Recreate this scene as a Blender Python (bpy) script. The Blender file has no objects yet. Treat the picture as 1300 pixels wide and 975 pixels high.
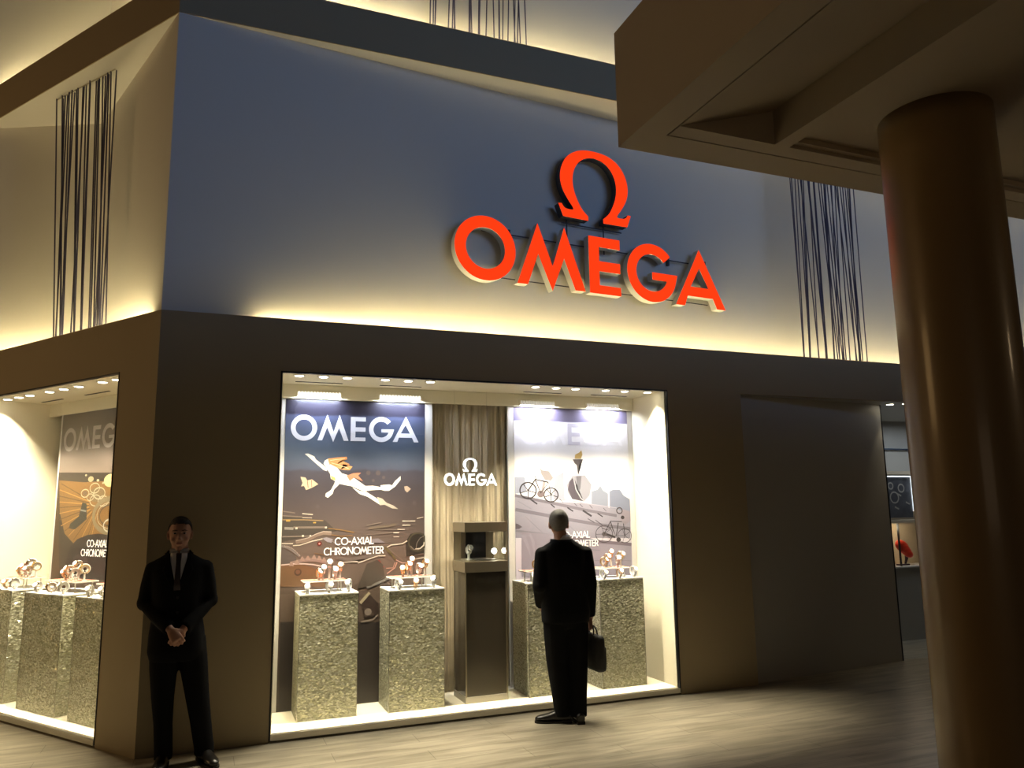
import bpy, bmesh, math, random
from mathutils import Vector, Matrix, Euler
random.seed(7)
PI = math.pi
SC = bpy.context.scene
COL = SC.collection

# ------------------------------------------------------------------ basics
def s2l(c):
    c = c / 255.0
    return c / 12.92 if c <= .04045 else ((c + .055) / 1.055) ** 2.4
def rgb(r, g, b): return (s2l(r), s2l(g), s2l(b), 1)

def tag(o, label=None, cat=None, group=None, kind=None):
    if label: o['label'] = label
    if cat: o['category'] = cat
    if group: o['group'] = group
    if kind: o['kind'] = kind
    return o

def link(name, me, parent=None):
    o = bpy.data.objects.new(name, me); COL.objects.link(o)
    if parent is not None: o.parent = parent
    return o

def empty(name, loc=(0, 0, 0), rz=0):
    o = bpy.data.objects.new(name, None); COL.objects.link(o)
    o.location = loc; o.rotation_euler = (0, 0, rz); o.empty_display_size = .1
    return o

def build(name, bm, m, parent=None, smooth=False, loc=None):
    me = bpy.data.meshes.new(name); bm.normal_update(); bm.to_mesh(me); bm.free()
    for mm in (m if isinstance(m, (list, tuple)) else [m]): me.materials.append(mm)
    if smooth:
        for p in me.polygons: p.use_smooth = True
    o = link(name, me, parent)
    if loc: o.location = loc
    return o

def copy_tree(o, parent=None):
    c = o.copy(); COL.objects.link(c)
    if parent is not None: c.parent = parent
    for ch in [x for x in bpy.data.objects if x.parent == o]:
        copy_tree(ch, c)
    return c

# ------------------------------------------------------------------ materials
def mat(name, col, rough=.6, metal=0, spec=.5, bump=0, bscale=40, emit=None, estr=0, vary=0, vscale=6, coat=0):
    m = bpy.data.materials.new(name); m.use_nodes = True
    nt = m.node_tree; b = nt.nodes['Principled BSDF']
    col = tuple(col) + ((1,) if len(col) == 3 else ())
    b.inputs['Base Color'].default_value = col
    b.inputs['Roughness'].default_value = rough
    b.inputs['Metallic'].default_value = metal
    b.inputs['Specular IOR Level'].default_value = spec
    if coat:
        b.inputs['Coat Weight'].default_value = coat; b.inputs['Coat Roughness'].default_value = .12
    if bump or vary:
        tc = nt.nodes.new('ShaderNodeTexCoord')
    if bump:
        n = nt.nodes.new('ShaderNodeTexNoise'); n.inputs['Scale'].default_value = bscale; n.inputs['Detail'].default_value = 4
        nt.links.new(tc.outputs['Object'], n.inputs['Vector'])
        bp = nt.nodes.new('ShaderNodeBump'); bp.inputs['Strength'].default_value = bump; bp.inputs['Distance'].default_value = .01
        nt.links.new(n.outputs['Fac'], bp.inputs['Height']); nt.links.new(bp.outputs['Normal'], b.inputs['Normal'])
    if vary:
        n2 = nt.nodes.new('ShaderNodeTexNoise'); n2.inputs['Scale'].default_value = vscale; n2.inputs['Detail'].default_value = 3
        nt.links.new(tc.outputs['Object'], n2.inputs['Vector'])
        mx = nt.nodes.new('ShaderNodeMix'); mx.data_type = 'RGBA'
        mx.inputs[6].default_value = tuple(c * (1 - vary) for c in col[:3]) + (1,)
        mx.inputs[7].default_value = tuple(min(1, c * (1 + vary)) for c in col[:3]) + (1,)
        nt.links.new(n2.outputs['Fac'], mx.inputs[0]); nt.links.new(mx.outputs[2], b.inputs['Base Color'])
    if emit:
        b.inputs['Emission Color'].default_value = tuple(emit) + (1,); b.inputs['Emission Strength'].default_value = estr
    return m

M = {}
M['white_wall'] = mat('white_plaster', (.74, .73, .70), .85, bump=.05, bscale=60)
M['fascia'] = mat('taupe_paint', (.38, .31, .195), .7, bump=.05, bscale=60)
M['slab'] = mat('beige_paint', (.44, .37, .26), .7, bump=.05, bscale=50)
M['cream'] = mat('cream_paint', (.93, .87, .69), .6, bump=.03, bscale=60)
M['groove'] = mat('dark_groove', (.02, .018, .015), .9)
M['panel'] = mat('grey_lacquer', (.42, .41, .38), .42, bump=.02, bscale=20)
M['black_metal'] = mat('black_metal', (.03, .03, .035), .4, .6)
M['alu'] = mat('brushed_aluminium', (.62, .58, .50), .35, .8, bump=.05, bscale=120)
M['steel'] = mat('bright_steel', (.75, .74, .72), .2, 1)
M['bronze'] = mat('bronze_metal', (.42, .36, .26), .3, .85, bump=.03, bscale=90)
M['dark_glass'] = mat('dark_glass_panel', (.05, .042, .03), .12, spec=.6, vary=.2, vscale=4)
M['screen'] = mat('black_screen', (.015, .015, .018), .12)
M['led'] = mat('led_white', (1, 1, 1), .5, emit=(1, .9, .7), estr=14)
M['cove_led'] = mat('cove_led', (1, 1, 1), .5, emit=(1, .80, .40), estr=84)
M['cove_led_left'] = mat('cove_led_left', (1, 1, 1), .5, emit=(1, .80, .40), estr=125)
M['sign_face'] = mat('sign_red_acrylic', (.5, .01, .0), .6, spec=.15, emit=(1.0, .042, .003), estr=1.1)
M['sign_side'] = mat('sign_white_return', (.72, .71, .68), .5)
M['sign_back'] = mat('sign_dark_back', (.05, .05, .06), .6)
M['logo_led'] = mat('logo_white_acrylic', (1, 1, 1), .4, emit=(.9, .95, 1), estr=2.6)
M['suit'] = mat('black_wool', (.007, .007, .008), .9, spec=.12, bump=.35, bscale=14)
M['trouser'] = mat('black_trouser_wool', (.006, .006, .007), .9, spec=.12, bump=.35, bscale=10)
M['skin'] = mat('skin', (.42, .22, .15), .55, bump=.05, bscale=120)
M['hair_dark'] = mat('dark_hair', (.015, .011, .009), .6, bump=.6, bscale=160)
M['hair_grey'] = mat('grey_hair', (.13, .12, .11), .6, bump=.6, bscale=160, vary=.4, vscale=60)
M['shirt'] = mat('white_cotton', (.75, .76, .78), .8)
M['tie'] = mat('dark_tie_silk', (.035, .02, .022), .5)
M['shoe'] = mat('black_leather', (.012, .010, .009), .3, spec=.6)
M['bag'] = mat('black_nylon', (.010, .010, .011), .7, bump=.2, bscale=90)
M['eye'] = mat('eye_white', (.3, .27, .25), .5)
M['iris'] = mat('eye_dark', (.02, .012, .008), .2)
M['lip'] = mat('lip', (.34, .13, .10), .5)
M['gold'] = mat('rose_gold', (.9, .58, .33), .22, 1)
M['gold2'] = mat('yellow_gold', (.9, .68, .32), .22, 1)
M['dial_w'] = mat('white_dial', (.9, .9, .88), .3)
M['dial_d'] = mat('dark_dial', (.03, .04, .07), .25)
M['leather'] = mat('brown_leather', (.2, .08, .04), .5)
M['stand'] = mat('white_lacquer', (.92, .90, .86), .3)
M['shelf_red'] = mat('red_lacquer_top', (.75, .30, .22), .25)
M['acrylic'] = mat('frosted_acrylic', (.85, .83, .76), .2)
M['red'] = mat('red_lacquer', (.75, .05, .02), .3)
M['darkred'] = mat('dark_plum', (.06, .02, .04), .4)
M['string'] = mat('grey_violet_cord', (.085, .085, .15), .7)
M['cord_rail'] = mat('cord_rail_metal', (.4, .38, .3), .5)
M['poster_edge'] = mat('satin_silver_edge', (.66, .65, .64), .4, .3)
M['white_print'] = mat('white_print', (.56, .56, .64), .5)
M['niche_glow'] = mat('beige_lining', (.62, .52, .38), .7)
M['socket'] = mat('trim_white', (.75, .73, .66), .4)

def mat_glass():
    m = bpy.data.materials.new('clear_pane'); m.use_nodes = True; nt = m.node_tree; nt.nodes.clear()
    out = nt.nodes.new('ShaderNodeOutputMaterial'); mix = nt.nodes.new('ShaderNodeMixShader')
    tr = nt.nodes.new('ShaderNodeBsdfTransparent'); tr.inputs[0].default_value = (.97, .98, .97, 1)
    gl = nt.nodes.new('ShaderNodeBsdfGlossy'); gl.inputs['Roughness'].default_value = 0
    fr = nt.nodes.new('ShaderNodeFresnel'); ge = nt.nodes.new('ShaderNodeNewGeometry'); mi = nt.nodes.new('ShaderNodeMix'); mi.data_type = 'FLOAT'
    mi.inputs[2].default_value = 1.4; mi.inputs[3].default_value = 1 / 1.4     # both faces of the pane reflect like glass in air
    nt.links.new(ge.outputs['Backfacing'], mi.inputs[0]); nt.links.new(mi.outputs[0], fr.inputs[0])
    nt.links.new(fr.outputs[0], mix.inputs[0]); nt.links.new(tr.outputs[0], mix.inputs[1])
    nt.links.new(gl.outputs[0], mix.inputs[2]); nt.links.new(mix.outputs[0], out.inputs[0])
    return m
M['glass'] = mat_glass()

def mat_floor():
    m = mat('greige_plank_floor', (.3, .27, .22), .34, spec=.5); nt = m.node_tree; b = nt.nodes['Principled BSDF']
    tc = nt.nodes.new('ShaderNodeTexCoord')
    br = nt.nodes.new('ShaderNodeTexBrick'); br.inputs['Scale'].default_value = 1
    br.inputs['Brick Width'].default_value = 1.3; br.inputs['Row Height'].default_value = .22
    br.inputs['Mortar Size'].default_value = .0018
    br.inputs['Color1'].default_value = (.46, .42, .33, 1); br.inputs['Color2'].default_value = (.40, .36, .28, 1)
    br.inputs['Mortar'].default_value = (.17, .15, .12, 1)
    mp = nt.nodes.new('ShaderNodeMapping'); mp.inputs['Scale'].default_value = (1.2, 9, 1)
    n = nt.nodes.new('ShaderNodeTexNoise'); n.inputs['Scale'].default_value = 1.5; n.inputs['Detail'].default_value = 6; n.inputs['Distortion'].default_value = .6
    mx = nt.nodes.new('ShaderNodeMix'); mx.data_type = 'RGBA'; mx.blend_type = 'MULTIPLY'; mx.inputs[0].default_value = 1
    cr = nt.nodes.new('ShaderNodeValToRGB'); cr.color_ramp.elements[0].position = .3; cr.color_ramp.elements[0].color = (.62, .6, .56, 1)
    cr.color_ramp.elements[1].position = .7; cr.color_ramp.elements[1].color = (1.15, 1.13, 1.1, 1)
    nt.links.new(tc.outputs['Object'], br.inputs['Vector']); nt.links.new(tc.outputs['Object'], mp.inputs['Vector'])
    nt.links.new(mp.outputs[0], n.inputs['Vector']); nt.links.new(n.outputs['Fac'], cr.inputs[0])
    nt.links.new(br.outputs['Color'], mx.inputs[6]); nt.links.new(cr.outputs[0], mx.inputs[7])
    nt.links.new(mx.outputs[2], b.inputs['Base Color'])
    bp = nt.nodes.new('ShaderNodeBump'); bp.inputs['Strength'].default_value = .12; bp.inputs['Distance'].default_value = .004
    nt.links.new(n.outputs['Fac'], bp.inputs['Height']); nt.links.new(bp.outputs[0], b.inputs['Normal'])
    return m
M['floor'] = mat_floor()

def mat_mosaic():
    m = mat('crushed_mirror_mosaic', (.4, .4, .32), .28, .5); nt = m.node_tree; b = nt.nodes['Principled BSDF']
    tc = nt.nodes.new('ShaderNodeTexCoord')
    # box-projected little horizontal slivers: use (x+y, z)
    sp = nt.nodes.new('ShaderNodeSeparateXYZ'); nt.links.new(tc.outputs['Object'], sp.inputs[0])
    ad = nt.nodes.new('ShaderNodeMath'); ad.operation = 'ADD'; nt.links.new(sp.outputs[0], ad.inputs[0]); nt.links.new(sp.outputs[1], ad.inputs[1])
    cb = nt.nodes.new('ShaderNodeCombineXYZ'); nt.links.new(ad.outputs[0], cb.inputs[0]); nt.links.new(sp.outputs[2], cb.inputs[1])
    br = nt.nodes.new('ShaderNodeTexBrick'); nt.links.new(cb.outputs[0], br.inputs['Vector'])
    br.inputs['Scale'].default_value = 1; br.inputs['Brick Width'].default_value = .016; br.inputs['Row Height'].default_value = .0115
    br.inputs['Mortar Size'].default_value = .0011; br.inputs['Bias'].default_value = 0
    br.inputs['Color1'].default_value = (0, 0, 0, 1); br.inputs['Color2'].default_value = (1, 1, 1, 1); br.inputs['Mortar'].default_value = (.25, .25, .25, 1)
    mp = nt.nodes.new('ShaderNodeMapping'); mp.inputs['Scale'].default_value = (52, 130, 1); nt.links.new(cb.outputs[0], mp.inputs['Vector'])
    vo = nt.nodes.new('ShaderNodeTexVoronoi'); nt.links.new(mp.outputs[0], vo.inputs['Vector']); vo.inputs['Scale'].default_value = 1
    cr = nt.nodes.new('ShaderNodeValToRGB'); e = cr.color_ramp.elements
    e[0].position = 0; e[0].color = (.26, .255, .17, 1); e[1].position = 1; e[1].color = (.95, .93, .82, 1)
    k = cr.color_ramp.elements.new(.5); k.color = (.52, .51, .37, 1)
    mm = nt.nodes.new('ShaderNodeMix'); mm.data_type = 'RGBA'; mm.inputs[0].default_value = .4
    nt.links.new(br.outputs['Color'], mm.inputs[6]); nt.links.new(vo.outputs['Color'], mm.inputs[7])
    nt.links.new(mm.outputs[2], cr.inputs[0]); nt.links.new(cr.outputs[0], b.inputs['Base Color'])
    # every sliver tilts its own way
    sub = nt.nodes.new('ShaderNodeVectorMath'); sub.operation = 'SUBTRACT'; sub.inputs[1].default_value = (.5, .5, .5)
    nt.links.new(vo.outputs['Color'], sub.inputs[0])
    sc = nt.nodes.new('ShaderNodeVectorMath'); sc.operation = 'SCALE'; sc.inputs['Scale'].default_value = .9; nt.links.new(sub.outputs[0], sc.inputs[0])
    ge = nt.nodes.new('ShaderNodeNewGeometry')
    a2 = nt.nodes.new('ShaderNodeVectorMath'); a2.operation = 'ADD'; nt.links.new(ge.outputs['Normal'], a2.inputs[0]); nt.links.new(sc.outputs[0], a2.inputs[1])
    no = nt.nodes.new('ShaderNodeVectorMath'); no.operation = 'NORMALIZE'; nt.links.new(a2.outputs[0], no.inputs[0])
    nt.links.new(no.outputs[0], b.inputs['Normal'])
    return m
M['mosaic'] = mat_mosaic()

def mat_curtain():
    m = mat('taupe_curtain_cloth', (.42, .36, .26), .75, spec=.3); nt = m.node_tree; b = nt.nodes['Principled BSDF']
    b.inputs['Sheen Weight'].default_value = .3
    tc = nt.nodes.new('ShaderNodeTexCoord'); mp = nt.nodes.new('ShaderNodeMapping'); mp.inputs['Scale'].default_value = (18, 18, .5)
    n = nt.nodes.new('ShaderNodeTexNoise'); n.inputs['Scale'].default_value = 1; n.inputs['Detail'].default_value = 4
    cr = nt.nodes.new('ShaderNodeValToRGB'); cr.color_ramp.elements[0].position = .35; cr.color_ramp.elements[0].color = (.80, .70, .52, 1)
    cr.color_ramp.elements[1].position = .7; cr.color_ramp.elements[1].color = (.80, .70, .52, 1)
    nt.links.new(tc.outputs['Object'], mp.inputs[0]); nt.links.new(mp.outputs[0], n.inputs[0]); nt.links.new(n.outputs['Fac'], cr.inputs[0])
    nt.links.new(cr.outputs[0], b.inputs['Base Color'])
    return m
M['curtain'] = mat_curtain()

def mat_poster(name, stops, z0, z1, rough=.35, noise=.06):
    """printed sheet: its ink runs through the stops from bottom to top"""
    m = mat(name, (.5, .5, .5), rough, spec=.4); nt = m.node_tree; b = nt.nodes['Principled BSDF']
    tc = nt.nodes.new('ShaderNodeTexCoord'); sp = nt.nodes.new('ShaderNodeSeparateXYZ'); nt.links.new(tc.outputs['Object'], sp.inputs[0])
    mr = nt.nodes.new('ShaderNodeMapRange'); mr.inputs['From Min'].default_value = z0; mr.inputs['From Max'].default_value = z1
    nt.links.new(sp.outputs[2], mr.inputs['Value'])
    n = nt.nodes.new('ShaderNodeTexNoise'); n.inputs['Scale'].default_value = 5; n.inputs['Detail'].default_value = 5; nt.links.new(tc.outputs['Object'], n.inputs[0])
    ma = nt.nodes.new('ShaderNodeMath'); ma.operation = 'MULTIPLY_ADD'; ma.inputs[1].default_value = noise; ma.inputs[2].default_value = -noise / 2
    nt.links.new(n.outputs['Fac'], ma.inputs[0])
    ad = nt.nodes.new('ShaderNodeMath'); ad.operation = 'ADD'; nt.links.new(mr.outputs[0], ad.inputs[0]); nt.links.new(ma.outputs[0], ad.inputs[1])
    cr = nt.nodes.new('ShaderNodeValToRGB'); nt.links.new(ad.outputs[0], cr.inputs[0])
    el = cr.color_ramp.elements
    while len(el) > 1: el.remove(el[-1])
    el[0].position = stops[0][0]; el[0].color = stops[0][1]
    for p, c in stops[1:]:
        e = el.new(p); e.color = c
    nt.links.new(cr.outputs[0], b.inputs['Base Color'])
    return m

_ink = {}
def ink(c, f=1):
    k = tuple(round(v * f, 2) for v in c)
    if k not in _ink:
        _ink[k] = mat('printed_ink', [s2l(v * 255) for v in k], .45, spec=.3)
    return _ink[k]

# ------------------------------------------------------------------ mesh helpers
def add_box(bm, x0, y0, z0, x1, y1, z1, bev=0, mi=0):
    v = [bm.verts.new(p) for p in ((x0, y0, z0), (x1, y0, z0), (x1, y1, z0), (x0, y1, z0), (x0, y0, z1), (x1, y0, z1), (x1, y1, z1), (x0, y1, z1))]
    fs = [bm.faces.new([v[i] for i in q]) for q in ((0, 3, 2, 1), (4, 5, 6, 7), (0, 1, 5, 4), (1, 2, 6, 5), (2, 3, 7, 6), (3, 0, 4, 7))]
    for f in fs: f.material_index = mi
    if bev:
        es = list({e for f in fs for e in f.edges})
        bmesh.ops.bevel(bm, geom=es, offset=bev, segments=2, affect='EDGES', profile=.5)
    return bm
def box(*a, **k): return add_box(bmesh.new(), *a, **k)

def add_prism(bm, pts, z0, z1, mi=0):
    n = len(pts)
    area = sum(pts[i][0] * pts[(i + 1) % n][1] - pts[(i + 1) % n][0] * pts[i][1] for i in range(n))
    if area < 0: pts = pts[::-1]
    a = [bm.verts.new((x, y, z0)) for x, y in pts]; b = [bm.verts.new((x, y, z1)) for x, y in pts]
    fs = [bm.faces.new(a[::-1]), bm.faces.new(b)]
    for i in range(n): fs.append(bm.faces.new((a[i], a[(i + 1) % n], b[(i + 1) % n], b[i])))
    for f in fs: f.material_index = mi
    return bm
def prism(pts, z0, z1): return add_prism(bmesh.new(), pts, z0, z1)

def frame_from(d, hint=None):
    d = Vector(d).normalized(); h = Vector(hint) if hint is not None else (Vector((0, 0, 1)) if abs(d.z) < .9 else Vector((0, 1, 0)))
    x = h.cross(d).normalized(); y = d.cross(x).normalized()
    return x, y, d

def add_tube(bm, pts, rads, seg=10, hint=None, mi=0, cap=True, round_ends=False):
    """tube along pts; rads: r or (rx, ry) each"""
    pts = [Vector(p) for p in pts]
    if not isinstance(rads, (list, tuple)): rads = [rads] * len(pts)
    rads = [r if isinstance(r, tuple) else (r, r) for r in rads]
    if round_ends:
        P, Rr = [], []
        d0 = (pts[0] - pts[1]).normalized(); d1 = (pts[-1] - pts[-2]).normalized()
        for k in (1, .8, .45): P.append(pts[0] + d0 * min(rads[0]) * k); f = math.sqrt(max(0.02, 1 - k * k)); Rr.append((rads[0][0] * f, rads[0][1] * f))
        P += pts; Rr += rads
        for k in (.45, .8, 1): P.append(pts[-1] + d1 * min(rads[-1]) * k); f = math.sqrt(max(0.02, 1 - k * k)); Rr.append((rads[-1][0] * f, rads[-1][1] * f))
        pts, rads = P, Rr
    rings = []; prevx = None
    for i, p in enumerate(pts):
        if i == 0: d = pts[1] - pts[0]
        elif i == len(pts) - 1: d = pts[-1] - pts[-2]
        else: d = (pts[i + 1] - pts[i]).normalized() + (pts[i] - pts[i - 1]).normalized()
        if prevx is None: x, y, d = frame_from(d, hint)
        else:
            d = d.normalized(); y = d.cross(prevx).normalized(); x = y.cross(d).normalized()
        prevx = x
        rings.append([bm.verts.new(p + x * math.cos(2 * PI * k / seg) * rads[i][0] + y * math.sin(2 * PI * k / seg) * rads[i][1]) for k in range(seg)])
    for a, b in zip(rings, rings[1:]):
        for k in range(seg):
            f = bm.faces.new((a[k], a[(k + 1) % seg], b[(k + 1) % seg], b[k])); f.material_index = mi
    if cap:
        f = bm.faces.new(rings[0][::-1]); f.material_index = mi
        f = bm.faces.new(rings[-1]); f.material_index = mi
    return bm
def tube(*a, **k): return add_tube(bmesh.new(), *a, **k)

def add_rings(bm, rings, seg=28, power=2.3, mi=0):
    """stack of horizontal super-ellipse rings (cx, cy, z, rx, ry)"""
    R_ = []
    for cx, cy, z, rx, ry in rings:
        r = []
        for k in range(seg):
            a = 2 * PI * k / seg; c, s = math.cos(a), math.sin(a)
            r.append(bm.verts.new((cx + rx * math.copysign(abs(c) ** (2 / power), c), cy + ry * math.copysign(abs(s) ** (2 / power), s), z)))
        R_.append(r)
    for a, b in zip(R_, R_[1:]):
        for k in range(seg):
            bm.faces.new((a[k], a[(k + 1) % seg], b[(k + 1) % seg], b[k])).material_index = mi
    bm.faces.new(R_[0][::-1]); bm.faces.new(R_[-1])
    return bm

def add_ball(bm, c, r, u=16, v=12, rot=None, mi=0):
    r = (r, r, r) if not isinstance(r, (tuple, list)) else r
    mt = Matrix.Translation(c) @ (rot.to_matrix().to_4x4() if rot else Matrix.Identity(4)) @ Matrix.Diagonal((r[0], r[1], r[2], 1))
    res = bmesh.ops.create_uvsphere(bm, u_segments=u, v_segments=v, radius=1, matrix=mt)
    for vt in res['verts']:
        for f in vt.link_faces: f.material_index = mi
    return bm

def add_disc(bm, c, r, depth, axis=(0, 0, 1), seg=20, mi=0, r2=None):
    a = Vector(axis).normalized(); c = Vector(c)
    return add_tube(bm, [c, c + a * depth], [r, r if r2 is None else r2], seg=seg, mi=mi)

def remesh(name, bm, voxel, m, parent, smooth_it=2):
    me = bpy.data.meshes.new(name + '_raw'); bmesh.ops.recalc_face_normals(bm, faces=bm.faces); bm.to_mesh(me); bm.free()
    t = link(name + '_raw', me)
    md = t.modifiers.new('r', 'REMESH'); md.mode = 'VOXEL'; md.voxel_size = voxel; md.use_smooth_shade = True
    if smooth_it:
        sm = t.modifiers.new('s', 'SMOOTH'); sm.iterations = smooth_it; sm.factor = .5
    dg = bpy.context.evaluated_depsgraph_get(); dg.update()
    out = bpy.data.meshes.new_from_object(t.evaluated_get(dg)); out.name = name
    bpy.data.objects.remove(t); bpy.data.meshes.remove(me)
    out.materials.clear(); out.materials.append(m)
    for p in out.polygons: p.use_smooth = True; p.material_index = 0
    return link(name, out, parent)

# outlines with holes, extruded, through a 2D curve
def glyph_mesh(name, loops, depth, face_mat, side_mat=None, back_mat=None):
    """loops in (u, z); result stands in the XZ plane, front at y=0, back at y=+depth"""
    cu = bpy.data.curves.new(name, 'CURVE'); cu.dimensions = '2D'; cu.fill_mode = 'BOTH'; cu.extrude = depth / 2
    for lp in loops:
        sp = cu.splines.new('POLY'); sp.points.add(len(lp) - 1); sp.use_cyclic_u = True
        for q, (u, z) in zip(sp.points, lp): q.co = (u, z, 0, 1)
    t = bpy.data.objects.new(name, cu); COL.objects.link(t)
    dg = bpy.context.evaluated_depsgraph_get(); dg.update()
    me = bpy.data.meshes.new_from_object(t.evaluated_get(dg)); me.name = name
    bpy.data.objects.remove(t); bpy.data.curves.remove(cu)
    me.transform(Matrix.Rotation(PI / 2, 4, 'X')); me.transform(Matrix.Translation((0, depth / 2, 0)))
    me.materials.clear()
    ms = [face_mat, side_mat or face_mat, back_mat or side_mat or face_mat]
    for mm in ms: me.materials.append(mm)
    for p in me.polygons:
        p.use_smooth = False
        n = p.normal
        p.material_index = 0 if (abs(n.y) > .9 and p.center.y < depth * .5) else (2 if abs(n.y) > .9 else 1)
    return me

def circ(cx, cz, r, a0=0, a1=360, n=56, rx=None):
    rx = r if rx is None else rx
    return [(cx + rx * math.cos(math.radians(a0 + (a1 - a0) * k / n)), cz + r * math.sin(math.radians(a0 + (a1 - a0) * k / n))) for k in range(n + (0 if abs(a1 - a0) == 360 else 1))]

# letter outlines measured off the facade sign, in metres, baseline z = 0, cap height .62 (u from the left of the O)
def G_O(): return [circ(.302, .302, .312), circ(.302, .302, .2)]
def G_M(): return [[(.629, .006), (.741, .006), (.857, .324), (1.009, -.03), (1.145, .313), (1.267, .006), (1.383, .006), (1.154, .632), (1.015, .218), (.856, .632)]]
def G_E(): return [[(1.433, .004), (1.803, .004), (1.803, .092), (1.551, .092), (1.551, .238), (1.803, .238), (1.803, .342), (1.553, .342), (1.553, .49), (1.806, .49), (1.806, .594), (1.433, .594)]]
def G_G():
    cx, cz = 2.202, .302
    o = circ(cx, cz, .312, 40, 350, 50)
    lp = o + [(cx + .325, cz - .0), (cx + .325, cz + .008), (cx, cz + .008), (cx, cz - .072), (cx + .185, cz - .072)] + circ(cx, cz, .2, 335, 40, 40)
    return [lp]
def G_A(): return [[(2.494, .004), (2.612, .004), (2.655, .108), (2.930, .108), (3.045, .004), (3.167, .004), (2.83, .645)], [(2.70, .21), (2.915, .21), (2.818, .43)]]
def G_A(): return [[(2.494, .0), (2.612, .0), (2.655, .11), (2.996, .11), (3.045, .0), (3.167, .0), (2.836, .64)], [(2.70, .215), (2.94, .215), (2.828, .43)]]
def G_OMEGA():
    h = [(.09, 0), (.381, .004), (.432, .132), (.394, .136), (.366, .092), (.30, .085), (.245, .09), (.33, .196), (.39, .30), (.411, .41), (.392, .525), (.33, .64), (.23, .715), (.12, .75), (0, .757)]
    hi = [(0, .683), (.10, .668), (.185, .61), (.243, .52), (.266, .41), (.25, .29), (.20, .17), (.15, .095), (.09, .045)]
    import itertools
    def sm(l, k):
        for _ in range(k):
            o = [l[0]]
            for a, b in zip(l, l[1:]): o += [(a[0] * .75 + b[0] * .25, a[1] * .75 + b[1] * .25), (a[0] * .25 + b[0] * .75, a[1] * .25 + b[1] * .75)]
            l = o + [l[-1]]
        return l
    outer = h[:3] + sm(h[3:], 2); inner = sm(hi, 2)
    right = outer + inner
    left = [(-x, z) for x, z in right if x > 1e-6][::-1]
    # walk: right base -> outer top -> left outer -> left base -> left inner -> top inner -> right inner
    lo = [(-x, z) for x, z in outer[:-1]][::-1]; li = [(-x, z) for x, z in inner[1:]][::-1]
    return [outer + lo + li + inner]
GLY = [('O', G_O), ('M', G_M), ('E', G_E), ('G', G_G), ('A', G_A)]
def xf(loops, sx, sz, ox, oz): return [[(u * sx + ox, z * sz + oz) for u, z in lp] for lp in loops]

# a thin geometric sans for the small captions: strokes in a unit cell
def _arc(cx, cy, rx, ry, a0, a1, n=14): return [(cx + rx * math.cos(math.radians(a0 + (a1 - a0) * k / n)), cy + ry * math.sin(math.radians(a0 + (a1 - a0) * k / n))) for k in range(n + 1)]
SF = {'C': (.85, [_arc(.45, .5, .42, .47, 45, 315)]), 'O': (1.0, [_arc(.5, .5, .45, .47, 0, 360, 22)]), '-': (.45, [[(.05, .42), (.4, .42)]]),
      'A': (.85, [[(.03, 0), (.42, 1), (.81, 0)], [(.18, .33), (.66, .33)]]), 'X': (.75, [[(.03, 0), (.7, 1)], [(.03, 1), (.7, 0)]]), 'I': (.25, [[(.12, 0), (.12, 1)]]),
      'L': (.5, [[(.08, 1), (.08, .05), (.45, .05)]]), 'H': (.8, [[(.08, 0), (.08, 1)], [(.7, 0), (.7, 1)], [(.08, .52), (.7, .52)]]),
      'R': (.62, [[(.08, 0), (.08, .95), (.25, .95)] + _arc(.27, .7, .25, .25, 90, -90, 10) + [(.08, .45)], [(.28, .45), (.56, 0)]]),
      'N': (.85, [[(.08, 0), (.08, 1), (.74, 0), (.74, 1)]]), 'M': (1.0, [[(.05, 0), (.24, 1), (.5, .15), (.76, 1), (.95, 0)]]),
      'E': (.58, [[(.5, .95), (.08, .95), (.08, .05), (.5, .05)], [(.08, .52), (.48, .52)]]), 'T': (.6, [[(.3, 0), (.3, .95)], [(.02, .95), (.58, .95)]])}
def add_stroke(bm, pts, w, y, mi=0, T=None):
    T = T or (lambda u, z, y: (u, y, z))
    n = len(pts); L_, R_ = [], []
    for i in range(n):
        a = pts[max(0, i - 1)]; b = pts[min(n - 1, i + 1)]
        dx, dz = b[0] - a[0], b[1] - a[1]; l = math.hypot(dx, dz) or 1
        nx, nz = -dz / l * w / 2, dx / l * w / 2
        L_.append(bm.verts.new(T(pts[i][0] + nx, pts[i][1] + nz, y))); R_.append(bm.verts.new(T(pts[i][0] - nx, pts[i][1] - nz, y)))
    for i in range(n - 1):
        f = bm.faces.new((L_[i], L_[i + 1], R_[i + 1], R_[i])); f.material_index = mi
def stroke_text(bm, txt, cx, z, h, w, y, T=None, sx=1):
    W = sum(SF[c][0] for c in txt) * h * sx; u = cx - W / 2
    for c in txt:
        adv, st = SF[c]
        for s in st:
            pts = [(u + a * h * sx, z + b * h) for a, b in s]
            for a, b in zip(pts, pts[1:]) if c in 'MNLEA' else ():
                d = math.hypot(b[0] - a[0], b[1] - a[1]) or 1; k = w * .35 / d
                add_stroke(bm, [(a[0] - (b[0] - a[0]) * k, a[1] - (b[1] - a[1]) * k), (b[0] + (b[0] - a[0]) * k, b[1] + (b[1] - a[1]) * k)], w, y, T=T)
            if c not in 'MNLEA': add_stroke(bm, pts, w, y, T=T)
        u += adv * h * sx

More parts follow.
